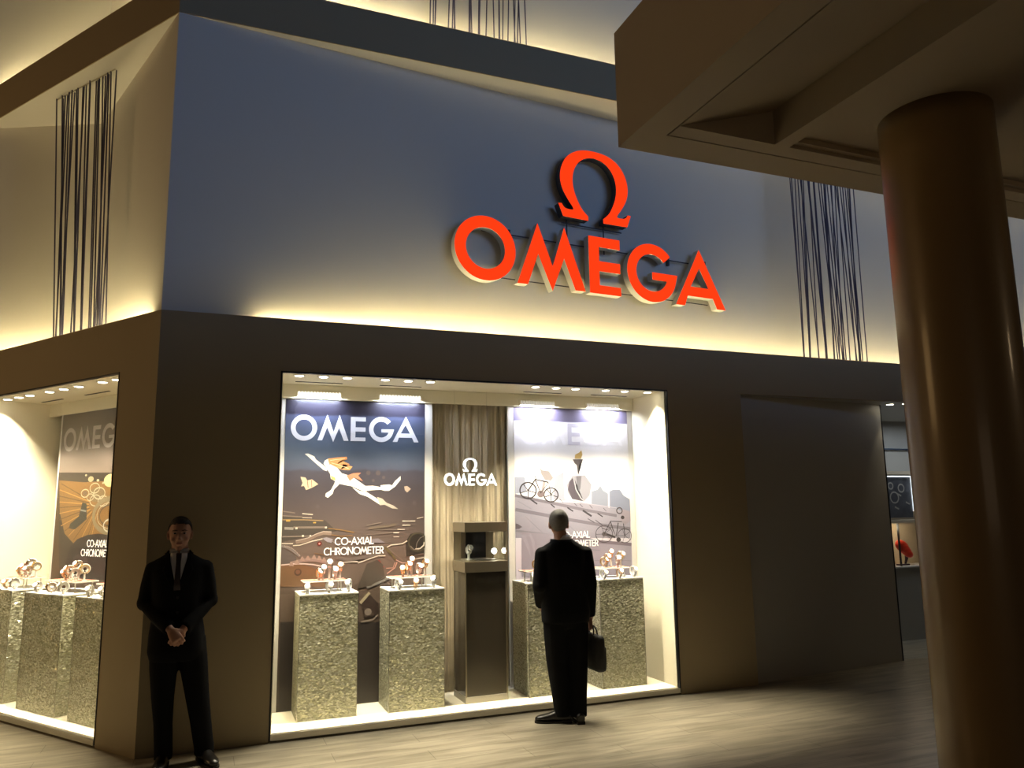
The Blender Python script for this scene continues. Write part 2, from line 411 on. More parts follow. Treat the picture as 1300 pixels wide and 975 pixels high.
def art_mesh(name, art, y0, parent, T=None, clip=None, f=1):
    """inked shapes printed on a sheet; each layer a hair in front of the last"""
    T = T or (lambda u, z, y: (u, y, z))
    bm = bmesh.new(); mats = []; idx = {}
    cl = (lambda p: (min(max(p[0], clip[0]), clip[1]), min(max(p[1], clip[2]), clip[3]))) if clip else (lambda p: p)
    for i, a in enumerate(art):
        y = y0 - .00004 * i
        m = ink(a[1], f)
        if m.name not in idx: idx[m.name] = len(mats); mats.append(m)
        mi = idx[m.name]
        if a[0] == 'p':
            pts = []
            for q in a[2]:
                q = cl(q)
                if not pts or math.hypot(q[0] - pts[-1][0], q[1] - pts[-1][1]) > 1e-4: pts.append(q)
            if len(pts) > 2:
                bm.faces.new([bm.verts.new(T(u, z, y)) for u, z in pts]).material_index = mi
        elif a[0] == 's': add_stroke(bm, [cl(q) for q in a[3]], a[2], y, mi, T)
        elif a[0] == 'c':
            bm.faces.new([bm.verts.new(T(*cl(q), y)) for q in circ(a[2][0], a[2][1], a[4], n=20, rx=a[3])]).material_index = mi
        elif a[0] == 'r': add_stroke(bm, [cl(q) for q in circ(a[2][0], a[2][1], a[4], 0, 360.01, 28, rx=a[3])], a[5], y, mi, T)
    tri = [f for f in bm.faces if len(f.verts) > 4]
    bmesh.ops.triangulate(bm, faces=tri)
    return build(name, bm, mats, parent)

# ================================================================== PLACE
TH = .9514; CB, SB = math.cos(TH), math.sin(TH)
def Bp(t, s): return (-CB * t + SB * s, SB * t + CB * s)       # plan point on the left facade: t along it, s into the shop
def TB(t, z, s): x, y = Bp(t, s); return (x, y, z)
Z1, Z2, Z3, ZW, ZF = 3.262, 5.788, 6.188, 2.828, .06
XL, XR, TB0, TB1 = .902, 4.53, .514, 2.86
KW = .087
def wy(x): return KW * x
def S(o): o['kind'] = 'structure'; return o

# ---- ground and shell
S(build('floor', box(-9, -11, -.1, 17, 8, 0), M['floor']))
bm = bmesh.new()
add_prism(bm, [(0, 0), (XL, 0), (XL, .66), Bp(TB0, .66), Bp(TB0, 0)], 0, Z1 - .1)
S(build('wall_corner', bm, M['fascia']))
bm = bmesh.new()
add_box(bm, XL, 0, ZW, 13, .04, Z1 - .1); add_box(bm, XR, 0, 0, 5.40, .66, ZW)
S(build('wall_front', bm, M['fascia']))
bm = bmesh.new()
def bprism(bm, t0, t1, s0, s1, z0, z1): return add_prism(bm, [Bp(t0, s0), Bp(t1, s0), Bp(t1, s1), Bp(t0, s1)], z0, z1)
bprism(bm, TB0, 7, 0, .04, ZW, Z1 - .1); bprism(bm, TB1, 7, 0, .66, 0, ZW)
S(build('wall_left', bm, M['fascia']))
# fascia lip over the piers, hiding the cove
bm = bmesh.new()
add_prism(bm, [(0, 0), (13, 0), (13, .03), (.35, .03), (.05, .0045)], Z1 - .1, Z1)
add_prism(bm, [Bp(0, 0), Bp(7, 0), Bp(7, .03), Bp(.106, .03)], Z1 - .1, Z1)
S(build('trim_1', bm, M['fascia']))
plan = [(0.02, .041), (13, .041), (13, 7), (-4, 7), Bp(7, .041)]
S(build('trim_2', prism(plan, ZW + .02, Z1 - .101), M['cream']))           # floor of the cove
# upper leaning walls
def wall_run(name, pts, th, z0, z1, m):
    bm = bmesh.new(); off = []
    for i, p in enumerate(pts):
        a = Vector(pts[max(0, i - 1)]); b = Vector(pts[min(len(pts) - 1, i + 1)]); d = (b - a).normalized()
        nrm = Vector((-d.y, d.x)); off.append(tuple(Vector(p) + nrm * th))
    for i in range(len(pts) - 1): add_prism(bm, [pts[i], pts[i + 1], off[i + 1], off[i]], z0, z1)
    return S(build(name, bm, m))
WA = [(0, 0), (10.03, wy(10.03)), (13, .35)]
WB = [Bp(7, .0), Bp(3.5, .0), Bp(2.324, .662), Bp(0, 0)]
wall_run('wall_upper_front', WA, .15, Z1 - .1, Z2, M['white_wall'])
wall_run('wall_upper_left', WB, .15, Z1 - .1, Z2, M['white_wall'])
wall_run('wall_top_front', WA, .15, Z3 - .1, 9.5, M['white_wall'])
wall_run('wall_top_left', WB, .15, Z3 - .1, 9.5, M['white_wall'])
plan2 = [(0.004, .0082), (13, .0082), (13, 7), (-4, 7), Bp(7, .0082)]
S(build('ceiling_soffit', prism(plan2, Z2, Z3 - .1), M['white_wall']))
bm = bmesh.new()
add_prism(bm, [(0, 0), (13, 0), (13, .008), (.02, .008)], Z2, Z3 - .1); add_prism(bm, [(0, 0), (13, 0), (13, .041), (.07, .041)], Z3 - .1, Z3)
add_prism(bm, [Bp(0, 0), Bp(7, 0), Bp(7, .008), Bp(.02, .008)], Z2, Z3 - .1); add_prism(bm, [Bp(0, 0), Bp(7, 0), Bp(7, .041), Bp(.07, .041)], Z3 - .1, Z3)
S(build('trim_3', bm, M['fascia']))

# ---- coves: LED tubes lying behind the lips
def cove(path, z, label, m='cove_led'):
    o = build('cove_light_tube', tube([(x, y, z) for x, y in path], .009, seg=8), M[m])
    tag(o, label, 'cove light')
def pathA(z0x): return [(z0x, .038), (1.2, .05), (2.8, .06), (5, wy(5) - .2), (10, wy(10) - .2), (12.6, .2)]
cove(pathA(.70), Z1 - .05, 'warm LED tube hidden behind the ledge above the main shop window')
cove(pathA(.90), Z3 - .05, 'warm LED tube behind the top band above the red sign')
def pathB(t0): return [Bp(t0, .036), Bp(.5, .06), Bp(1.2, .17), Bp(2.3, .45), Bp(3.0, .08), Bp(3.35, .04)]
cove(pathB(.22), Z1 - .05, 'warm LED tube hidden behind the ledge of the left facade', 'cove_led_left')
cove(pathB(.22), Z3 - .05, 'warm LED tube behind the top band of the left facade', 'cove_led_left')

# ---- string screens
def strings(name, pts_top, pts_bot, zt, zb, n, label, seed, rail=True, spread=1.0):
    rnd = random.Random(seed)
    root = empty(name, tuple(pts_top[0]) + (zt,))
    tag(root, label, 'string curtain')
    o0 = Vector(tuple(pts_top[0]) + (zt,))
    a = Vector(tuple(pts_top[0]) + (zt,)); b = Vector(tuple(pts_top[1]) + (zt,))
    c = Vector(tuple(pts_bot[0]) + (zb,)); d = Vector(tuple(pts_bot[1]) + (zb,))
    nrm = (b - a).cross(Vector((0, 0, 1))).normalized()
    build('rail', tube([a - o0, b - o0], (.006, .006), seg=6), M['cord_rail'], root)
    cc = (b - a).normalized() * .0
    for k in range(n):
        u = (k + rnd.uniform(.1, .9)) / n; v = min(1, max(0, u + rnd.uniform(-.11, .11) * spread))
        if k == 0: u = .01
        if k == n - 1: u = .99
        p = a.lerp(b, u) + nrm * rnd.uniform(-.02, .02); q = c.lerp(d, v) + nrm * rnd.uniform(-.02, .02)
        build('cord', tube([p - o0, q - o0], .0062, seg=6), M['string'], root)
strings('string_curtain', [(6.43, .2), (7.39, .2)], [(6.43, .2), (7.38, .2)], Z2, Z1 - .08, 30, 'tall curtain of dark blue-grey strings hanging beside the big column', 3)
strings('string_curtain', [(2.18, .12), (3.2, .12)], [(2.17, .12), (3.17, .12)], 9.4, Z3 - .08, 26, 'string curtain above the top band, cut off by the upper edge', 4)
strings('string_curtain', [Bp(2.22, .15), Bp(1.23, .17)], [Bp(1.95, .16), Bp(1.08, .17)], Z2, Z1 - .08, 24, 'dark string curtain hanging in the angled recess of the left facade', 5)

# ---- niche linings, glazing and displays
def niche(T, u0, u1, depth, tagname, idx, winlabel):
    """T(u, z, s) -> world; u along the facade, s into the shop"""
    def bx(bm, a0, a1, s0, s1, z0, z1, mi=0):
        c = [T(a0, 0, s0), T(a1, 0, s0), T(a1, 0, s1), T(a0, 0, s1)]
        return add_prism(bm, [(p[0], p[1]) for p in c], z0, z1, mi)
    bm = bmesh.new(); bx(bm, u0 + .012, u0 + .02, .03, depth + .2, ZF, ZW - .002); S(build('wall_niche_side', bm, M['cream']))
    bm = bmesh.new(); bx(bm, u1 - .02, u1 - .012, .03, depth + .2, ZF, ZW - .002); S(build('wall_niche_side', bm, M['cream']))
    bm = bmesh.new(); bx(bm, u0 + .012, u1 - .012, depth + .16, depth + .2, ZF, ZW - .002); S(build('wall_niche_back', bm, M['cream']))
    bm = bmesh.new(); bx(bm, u0 + .012, u1 - .012, .03, depth + .2, .01, ZF); S(build('floor_niche', bm, M['cream']))
    bm = bmesh.new(); bx(bm, u0 + .0, u1 - .0, .042, depth + .2, ZW - .002, ZW + .012); S(build('ceiling_niche', bm, M['cream']))
    # the board above the posters
    bm = bmesh.new(); bx(bm, u0 + .022, u1 - .022, depth - .06, depth - .03, 2.70, ZW - .004); S(build('trim_header', bm, M['cream']))
    # window: frame and pane
    w = empty('window_%d' % idx, T(u0, 0, 0)); w['kind'] = 'structure'
    o = Vector(T(u0, 0, 0))
    def loc(bm):
        bmesh.ops.translate(bm, verts=bm.verts, vec=-o); return bm
    bm = bmesh.new(); t = .012
    bx(bm, u0, u0 + t, -.004, .03, .02, ZW); bx(bm, u1 - t, u1, -.004, .03, .02, ZW); bx(bm, u0, u1, -.004, .03, ZW - t, ZW)
    build('window_frame', loc(bm), M['black_metal'], w)
    bm = bmesh.new(); bx(bm, u0 + t, u1 - t, -.008, .028, .016, ZF - .004); build('window_sill', loc(bm), M['alu'], w)
    bm = bmesh.new(); bx(bm, u0 + t, u1 - t, .012, .02, ZF, ZW - t); build('pane', loc(bm), M['glass'], w)

TA = lambda u, z, s: (u, s, z)
niche(TA, XL, XR, .68, 'A', 1, '')
niche(TB, TB0, TB1, .68, 'B', 2, '')

# slots in the niche ceilings
def slot(T, a0, a1, s):
    bm = bmesh.new(); c = [T(a0, 0, s - .01), T(a1, 0, s - .01), T(a1, 0, s + .01), T(a0, 0, s + .01)]
    add_prism(bm, [(p[0], p[1]) for p in c], ZW - .006, ZW - .001)
    return bm
for k, (a0, a1) in enumerate(((1.066, 1.471), (1.805, 2.189), (3.211, 3.613), (3.944, 4.349))):
    w = ('left end', 'middle left', 'middle right', 'right end')[k]
    tag(build('air_slot', slot(TA, a0, a1, .475), M['groove']), 'dark slot in the main window ceiling, %s of four' % w, 'ceiling slot', 'slots in the window ceilings')
for k, (a0, a1) in enumerate(((2.309, 2.701), (1.492, 1.904))):
    tag(build('air_slot', slot(TB, a0, a1, .474), M['groove']), 'dark slot in the left window ceiling, %s one' % ('far' if k == 0 else 'near'), 'ceiling slot', 'slots in the window ceilings')

# ---- downlights
def mk_downlight():
    r = empty('downlight')
    bm = bmesh.new(); add_tube(bm, [(0, 0, 0), (0, 0, -.006)], [.052, .046], seg=24); build('trim_ring', bm, M['socket'], r)
    bm = bmesh.new(); add_tube(bm, [(0, 0, -.0065), (0, 0, -.0085)], [.034, .034], seg=20); build('lens', bm, M['led'], r)
    return r
first = None
def put_downlight(p, label, tilt=(0, 0), energy=32, col=(1, .86, .62), size=82):
    global first
    if first is None: first = mk_downlight(); o = first
    else: o = copy_tree(first)
    o.location = (p[0], p[1], ZW - .003); tag(o, label, 'downlight', 'ceiling downlights')
    if energy:
        li = bpy.data.lights.new('downlight_lamp', 'SPOT'); li.energy = energy; li.color = col; li.spot_size = math.radians(size); li.spot_blend = .55; li.shadow_soft_size = .03
        lo = bpy.data.objects.new('downlight_lamp', li); COL.objects.link(lo)
        lo.location = (p[0], p[1], ZW - .016)
        d = Vector((tilt[0], tilt[1], -1)); lo.rotation_euler = d.to_track_quat('-Z', 'Y').to_euler()
ords = ['first', 'second', 'third', 'fourth', 'fifth', 'sixth', 'seventh', 'eighth', 'ninth', 'tenth', 'eleventh', 'twelfth']
XA = [1.063, 1.261, 1.459, 1.785, 1.987, 2.187, 3.198, 3.409, 3.611, 3.935, 4.145, 4.40]
for i, x in enumerate(XA):
    put_downlight((x, .15), 'round downlight in the main window ceiling, %s from the left' % ords[i], tilt=(.02, .06), energy=185)
XB = [2.714, 2.494, 2.285, 1.932, 1.681, 1.43, 1.053, .84]
for i, t in enumerate(XB):
    x, y = Bp(t, .163)
    put_downlight((x, y), 'round downlight in the left window ceiling, %s from the left' % ords[i], tilt=(0, 0), energy=190, size=96)
for i, p in enumerate(((7.62, .18), (7.75, .08))):
    put_downlight(p, 'small downlight over the shop entrance, %s one' % ('left' if i == 0 else 'right'), energy=6, size=60)

# glowing strips added where light patches fall on the header; lamps wash the posters
for k, (a0, a1, e, c) in enumerate(((1.10, 1.48, 10, (.8, .87, 1)), (1.83, 2.22, 10, (.8, .87, 1)), (3.23, 3.60, 8, (.9, .9, 1)), (3.96, 4.33, 8, (.9, .9, 1)))):
    pos = ('left half of the diver poster', 'right half of the diver poster', 'left half of the cyclist poster', 'right half of the cyclist poster')[k]
    r = empty('header_glow', ((a0 + a1) / 2, .6, 2.733)); w = (a1 - a0) / 2
    tag(r, 'light patch modelled on the header board over the %s' % pos, 'header glow', 'header glows over the posters')
    build('glow_backing', box(-w - .01, .004, -.027, w + .01, .019, .030, bev=.003), M['cream'], r)
    lm = mat('header_glow_patch', (1, 1, 1), .4, emit=(1, .95, .86), estr=(1.8 if k < 2 else .32))
    bm = bmesh.new(); n = 14
    for q in range(n):
        u = -w + (q + .5) * 2 * w / n; add_ball(bm, (u, .004, .002), (w / n * .95, .005, .026), 8, 6)
    build('glow_row', bm, lm, r, smooth=True)
    li = bpy.data.lights.new('poster_wash', 'AREA'); li.shape = 'RECTANGLE'; li.size = 2 * w; li.size_y = .02; li.energy = e; li.color = c; li.spread = math.radians(165)
    lo = bpy.data.objects.new('poster_wash', li); COL.objects.link(lo); lo.location = ((a0 + a1) / 2, .575, 2.715)
    lo.rotation_euler = Vector((0, .22, -1)).to_track_quat('-Z', 'Y').to_euler()

# ---- posters
def poster(T, u0, u1, s, pm, art, letters, label, ang, ink_f, lets, cap_mat, lcol=None, capc=None, bl=.035, br_=.075):
    """root at the poster's lower left corner; everything built in local (u, y=s, z)"""
    o = T(u0, 0, s); root = empty('poster_panel', (o[0], o[1], ZF), ang)
    tag(root, label, 'poster')
    W = u1 - u0; H = 2.70 - ZF
    L = lambda u, z, y: (u - u0, y, z - ZF)
    build('board', box(-bl, .002, 0, W + br_, .03, H, bev=.002), M['poster_edge'], root)
    build('print_sheet', box(0, -.001, .004, W, .002, H - .004), pm, root)
    art_mesh('artwork', art, -.0015, root, T=L, clip=(u0 + .002, u1 - .002, ZF + .01, 2.69), f=ink_f)
    off, sx = letters
    for nm, g in GLY:
        if lets and nm not in lets: continue
        mm = (lcol or {}).get(nm, M['white_print'])
        me = glyph_mesh('printed_letter', xf(g(), sx, .37, off - u0, 2.33 - ZF), .001, mm)
        lo = link('printed_letter', me, root); lo.location = (0, -.0024, 0)
    bm = bmesh.new()
    c = capc if capc else (u0 + u1) / 2
    stroke_text(bm, 'CO-AXIAL', c, 1.412, .062, .009, -.0068, T=L); stroke_text(bm, 'CHRONOMETER', c, 1.327, .062, .009, -.0068, T=L)
    build('caption', bm, cap_mat, root)
    return root
capm = mat('caption_print', (.85, .82, .84), .5)
pm1 = mat_poster('diver_poster_print', [(0, rgb(50, 42, 42)), (.35, rgb(76, 64, 58)), (.5, rgb(86, 74, 70)), (.7, rgb(52, 48, 54)), (.757, rgb(52, 50, 60)), (.763, rgb(58, 62, 78)), (.84, rgb(70, 82, 102)), (.93, rgb(58, 64, 88)), (.945, rgb(58, 62, 86)), (.95, rgb(34, 32, 46)), (1, rgb(28, 26, 38))], 0, 2.64, noise=.03)
pm2 = mat_poster('city_poster_print', [(0, rgb(166, 158, 176)), (.45, rgb(182, 174, 190)), (.60, rgb(186, 186, 198)), (.68, rgb(192, 192, 200)), (.8, rgb(214, 214, 222)), (.945, rgb(240, 240, 248)), (.948, rgb(112, 108, 134)), (1, rgb(104, 100, 126))], 0, 2.64, noise=.0)
pm3 = mat_poster('gold_poster_print', [(0, rgb(52, 40, 38)), (.5, rgb(70, 54, 46)), (.75, rgb(96, 84, 76)), (.85, rgb(112, 102, 98)), (1, rgb(84, 76, 70))], 0, 2.64, noise=.05)
ART_SEA=[('p',(.2,.17,.17),[(1.02,.789),(2.286,.707),(2.243,-.04),(1.028,.069)]),('p',(.93,.9,.88),[(1.182,2.21),(1.211,2.213),(1.266,2.187),(1.277,2.163),(1.347,2.11),(1.38,2.078),(1.375,2.059),(1.348,2.069),(1.294,2.115),(1.251,2.152),(1.208,2.189)]),('p',(.93,.9,.88),[(1.363,2.105),(1.41,2.121),(1.459,2.1),(1.508,2.041),(1.557,2.025),(1.612,1.993),(1.591,1.926),(1.527,1.939),(1.484,1.949),(1.451,1.971),(1.413,1.992),(1.407,2.035),(1.38,2.073)]),('p',(.93,.9,.88),[(1.347,2.126),(1.357,2.153),(1.388,2.17),(1.41,2.159),(1.405,2.132),(1.384,2.105),(1.363,2.099)]),('p',(.85,.6,.4),[(1.383,2.17),(1.457,2.181),(1.549,2.188),(1.554,2.166),(1.501,2.154),(1.577,2.123),(1.572,2.112),(1.512,2.122),(1.604,2.101),(1.578,2.068),(1.502,2.073),(1.437,2.105),(1.394,2.127)]),('s',(.95,.85,.7),.0053,[(1.404,2.154),(1.479,2.165),(1.533,2.171)]),('s',(.95,.85,.7),.0053,[(1.416,2.132),(1.491,2.111),(1.567,2.084)]),('p',(.85,.65,.4),[(1.413,2.019),(1.45,2.003),(1.456,1.976),(1.419,1.987)]),('p',(.93,.9,.88),[(1.461,2.003),(1.494,1.976),(1.484,1.939),(1.442,1.896),(1.432,1.859),(1.391,1.824),(1.369,1.838),(1.374,1.864),(1.416,1.891),(1.446,1.95)]),('p',(.93,.9,.88),[(1.602,1.917),(1.668,1.884),(1.734,1.873),(1.822,1.818),(1.878,1.774),(1.868,1.753),(1.84,1.769),(1.745,1.83),(1.669,1.857)]),('p',(.93,.9,.88),[(1.558,1.993),(1.612,2.003),(1.722,1.927),(1.788,1.929),(1.865,1.916),(1.866,1.894),(1.777,1.889),(1.712,1.879),(1.668,1.895),(1.591,1.928)]),('p',(.75,.5,.4),[(1.552,2.019),(1.611,2.041),(1.682,2.047),(1.655,2.02),(1.699,1.971),(1.666,1.984),(1.622,2.003),(1.58,1.971)]),('p',(.93,.9,.88),[(1.86,1.933),(1.938,1.94),(1.966,1.932),(1.993,1.971),(2.044,2.017),(2.044,1.982),(1.994,1.921),(1.938,1.883),(1.899,1.883),(1.86,1.894)]),('p',(.7,.66,.62),[(1.828,1.829),(1.878,1.812),(1.917,1.774),(1.979,1.751),(2.024,1.718),(1.968,1.724),(1.901,1.758),(1.856,1.753)]),('p',(.75,.66,.58),[(1.151,2.008),(1.193,2.003),(1.209,1.976),(1.25,1.987),(1.304,1.944),(1.252,1.913),(1.201,1.892),(1.184,1.929),(1.157,1.924),(1.17,1.955)]),('s',(.45,.35,.3),.0064,[(1.211,1.973),(1.219,1.913)]),('s',(.45,.35,.3),.0053,[(1.245,1.982),(1.25,1.918)]),('p',(.7,.62,.58),[(2.079,1.921),(2.107,1.926),(2.142,1.899),(2.108,1.866),(2.085,1.888)]),('c',(.36,.33,.34),(1.747,2.045),.02,.02),('c',(.36,.33,.34),(1.836,2.045),.022,.022),('c',(.36,.33,.34),(1.887,2.004),.015,.015),('c',(.36,.33,.34),(1.793,1.976),.013,.013),('c',(.36,.33,.34),(1.304,1.749),.018,.019),('c',(.36,.33,.34),(2.177,1.771),.02,.02),('p',(.3,.27,.26),[(1.006,1.671),(1.37,1.629),(1.47,1.536),(1.373,1.525),(1.013,1.451)]),('s',(.5,.45,.43),.0097,[(1.005,1.712),(1.113,1.696)]),('s',(.88,.82,.78),.0083,[(1.175,1.689),(1.265,1.68)]),('s',(.5,.45,.43),.0097,[(1.006,1.674),(1.176,1.661)]),('s',(.88,.82,.78),.0048,[(1.176,1.655),(1.258,1.651)]),('s',(.6,.5,.38),.0097,[(1.007,1.64),(1.19,1.636),(1.356,1.626)]),('s',(.75,.6,.3),.0152,[(1.041,1.632),(1.075,1.631)]),('s',(.75,.6,.3),.011,[(1.27,1.61),(1.294,1.61)]),('s',(.6,.57,.56),.0221,[(1.029,1.567),(1.104,1.562)]),('s',(.5,.45,.43),.0166,[(1.103,1.572),(1.372,1.568)]),('s',(.88,.82,.78),.0166,[(1.121,1.565),(1.138,1.565)]),('s',(.88,.82,.78),.0152,[(1.372,1.566),(1.389,1.566)]),('s',(.5,.45,.43),.011,[(1.012,1.496),(1.126,1.496),(1.283,1.495)]),('s',(.88,.82,.78),.0166,[(1.177,1.498),(1.194,1.498)]),('s',(.88,.82,.78),.0152,[(1.242,1.497),(1.256,1.496)]),('s',(.55,.47,.44),.0276,[(1.128,1.445),(1.229,1.462),(1.297,1.499),(1.359,1.518),(1.429,1.509)]),('s',(.75,.7,.68),.0062,[(1.127,1.458),(1.229,1.48),(1.297,1.512),(1.358,1.532),(1.428,1.527)]),('p',(.6,.58,.62),[(1.35,1.473),(1.388,1.482),(1.444,1.463),(1.431,1.432),(1.395,1.44)]),('s',(.88,.82,.78),.0083,[(1.105,1.418),(1.162,1.42),(1.264,1.451),(1.353,1.469)]),('s',(.88,.82,.78),.0083,[(1.007,1.438),(1.104,1.435)]),('c',(.4,.15,.13),(1.328,1.428),.02,.02),('c',(.9,.6,.6),(1.328,1.428),.008,.008),('s',(.5,.46,.46),.0207,[(1.007,1.417),(1.061,1.402),(1.109,1.373),(1.165,1.324)]),('p',(.36,.33,.33),[(1.008,1.397),(1.083,1.367),(1.138,1.318),(1.133,1.27),(1.012,1.268)]),('p',(.44,.32,.24),[(1.013,1.251),(1.119,1.264),(1.228,1.246),(1.339,1.201),(1.382,1.124),(1.384,1.059),(1.005,1.077),(1.006,1.248)]),('s',(.56,.48,.46),.0317,[(1.086,1.265),(1.179,1.289),(1.234,1.294),(1.289,1.292),(1.337,1.283),(1.435,1.252)]),('s',(.85,.76,.76),.0097,[(1.009,1.258),(1.113,1.264),(1.201,1.261),(1.283,1.251),(1.408,1.219)]),('c',(.28,.2,.16),(1.152,1.192),.03,.03),('c',(.42,.3,.24),(1.152,1.195),.02,.02),('s',(.5,.38,.25),.0069,[(1.287,1.347),(1.377,1.33)]),('s',(.55,.42,.28),.0083,[(1.4,1.559),(1.513,1.542),(1.627,1.518)]),('s',(.6,.45,.28),.0055,[(1.429,1.502),(1.514,1.486),(1.613,1.491)]),('s',(.55,.5,.5),.0062,[(1.43,1.453),(1.501,1.402),(1.615,1.385)]),('s',(.42,.37,.36),.0276,[(1.475,1.306),(1.582,1.281),(1.67,1.292)]),('s',(.8,.75,.73),.0083,[(1.504,1.26),(1.66,1.264)]),('p',(.62,.52,.5),[(1.075,1.249),(1.09,1.282),(1.101,1.282),(1.119,1.244)]),('p',(.62,.52,.5),[(1.121,1.264),(1.137,1.297),(1.147,1.297),(1.166,1.259)]),('p',(.62,.52,.5),[(1.165,1.29),(1.18,1.323),(1.191,1.323),(1.209,1.285)]),('p',(.62,.52,.5),[(1.212,1.295),(1.227,1.328),(1.238,1.328),(1.257,1.29)]),('p',(.62,.52,.5),[(1.263,1.3),(1.279,1.333),(1.29,1.333),(1.308,1.295)]),('p',(.62,.52,.5),[(1.308,1.29),(1.323,1.324),(1.335,1.323),(1.353,1.285)]),('p',(.62,.52,.5),[(1.35,1.275),(1.365,1.308),(1.376,1.308),(1.395,1.269)]),('p',(.62,.52,.5),[(1.392,1.254),(1.407,1.288),(1.419,1.287),(1.438,1.248)]),('s',(.72,.66,.64),.0048,[(1.034,1.422),(1.044,1.407)]),('s',(.72,.66,.64),.0048,[(1.051,1.42),(1.061,1.405)]),('s',(.72,.66,.64),.0048,[(1.068,1.415),(1.078,1.4)]),('s',(.72,.66,.64),.0048,[(1.085,1.407),(1.095,1.392)]),('s',(.72,.66,.64),.0048,[(1.102,1.396),(1.112,1.381)]),('s',(.72,.66,.64),.0048,[(1.119,1.382),(1.129,1.367)]),('s',(.72,.66,.64),.0048,[(1.137,1.365),(1.147,1.349)]),('s',(.72,.66,.64),.0048,[(1.154,1.345),(1.164,1.329)]),('s',(.5,.45,.43),.0085,[(1.739,1.576),(1.87,1.599)]),('s',(.42,.38,.34),.0213,[(1.754,1.551),(1.937,1.568),(2.004,1.582)]),('s',(.5,.45,.43),.0057,[(1.791,1.536),(1.938,1.536),(2.064,1.53)]),('s',(.5,.45,.43),.0057,[(1.741,1.494),(2.005,1.509)]),('s',(.88,.82,.78),.0085,[(2.063,1.609),(2.184,1.607)]),('s',(.88,.82,.78),.0092,[(2.064,1.572),(2.139,1.57)]),('s',(.88,.82,.78),.0064,[(2.019,1.536),(2.087,1.533)]),('s',(.88,.82,.78),.0092,[(1.982,1.506),(2.034,1.505)]),('s',(.88,.82,.78),.0064,[(1.983,1.47),(2.035,1.469)]),('s',(.88,.82,.78),.0064,[(2.199,1.629),(2.26,1.642)]),('p',(.52,.49,.52),[(1.778,1.422),(1.785,1.454),(1.843,1.46),(1.909,1.419)]),('p',(.2,.18,.16),[(2.095,1.42),(2.14,1.492),(2.208,1.504),(2.273,1.488),(2.273,1.314),(2.171,1.296),(2.104,1.291)]),('r',(.3,.27,.23),(2.208,1.417),.084,.08,.0145),('s',(.88,.82,.78),.0114,[(2.186,1.353),(2.231,1.359),(2.265,1.387),(2.274,1.415)]),('s',(.5,.45,.43),.0071,[(2.14,1.383),(2.171,1.353),(2.216,1.348)]),('s',(.5,.46,.44),.0057,[(2.193,1.36),(2.201,1.41),(2.231,1.453),(2.269,1.47)]),('s',(.88,.82,.78),.0099,[(1.925,1.379),(1.961,1.398),(2.065,1.407),(2.11,1.431)]),('s',(.5,.44,.4),.0057,[(1.939,1.368),(2.007,1.308),(2.074,1.256)]),('s',(.8,.66,.64),.0071,[(2.007,1.266),(2.067,1.235),(2.164,1.242)]),('s',(.4,.35,.25),.017,[(1.903,1.383),(1.962,1.324),(2.007,1.266)]),('s',(.78,.6,.55),.0092,[(2.018,1.244),(1.997,1.195),(1.927,1.148)]),('s',(.78,.6,.55),.0057,[(2.0,1.245),(1.982,1.196),(1.919,1.195)]),('s',(.88,.82,.78),.0078,[(1.601,1.263),(1.665,1.261)]),('s',(.88,.82,.78),.0085,[(1.666,1.25),(1.78,1.288),(1.845,1.307),(1.911,1.305)]),('s',(.42,.37,.36),.0256,[(1.601,1.281),(1.744,1.303),(1.889,1.33)]),('s',(.5,.45,.43),.0057,[(2.141,1.261),(2.186,1.302),(2.273,1.314)]),('s',(.88,.82,.78),.0071,[(2.171,1.263),(2.273,1.278)]),('s',(.5,.45,.43),.0043,[(2.08,1.399),(2.096,1.291)]),('s',(.5,.2,.17),.0142,[(1.849,1.271),(1.868,1.242)]),('s',(.55,.28,.28),.0085,[(1.868,1.207),(1.905,1.209)]),('s',(.7,.5,.45),.0071,[(1.865,1.144),(1.898,1.142)]),('s',(.5,.47,.46),.0213,[(1.748,1.034),(1.841,1.068),(1.95,1.112)]),('p',(.3,.26,.24),[(1.662,1.028),(1.745,1.24),(1.838,1.272),(1.89,1.227),(1.906,1.128),(1.784,1.05)]),('p',(.68,.62,.52),[(1.684,.916),(1.764,.998),(1.782,.984),(1.7,.894)]),('p',(.22,.18,.16),[(1.706,.898),(1.778,.971),(1.85,.896),(1.852,.8),(1.73,.775)]),('c',(.5,.45,.42),(1.762,.826),.032,.03),('s',(.55,.5,.48),.0127,[(1.852,.8),(1.808,.759),(1.731,.747),(1.702,.745)])]
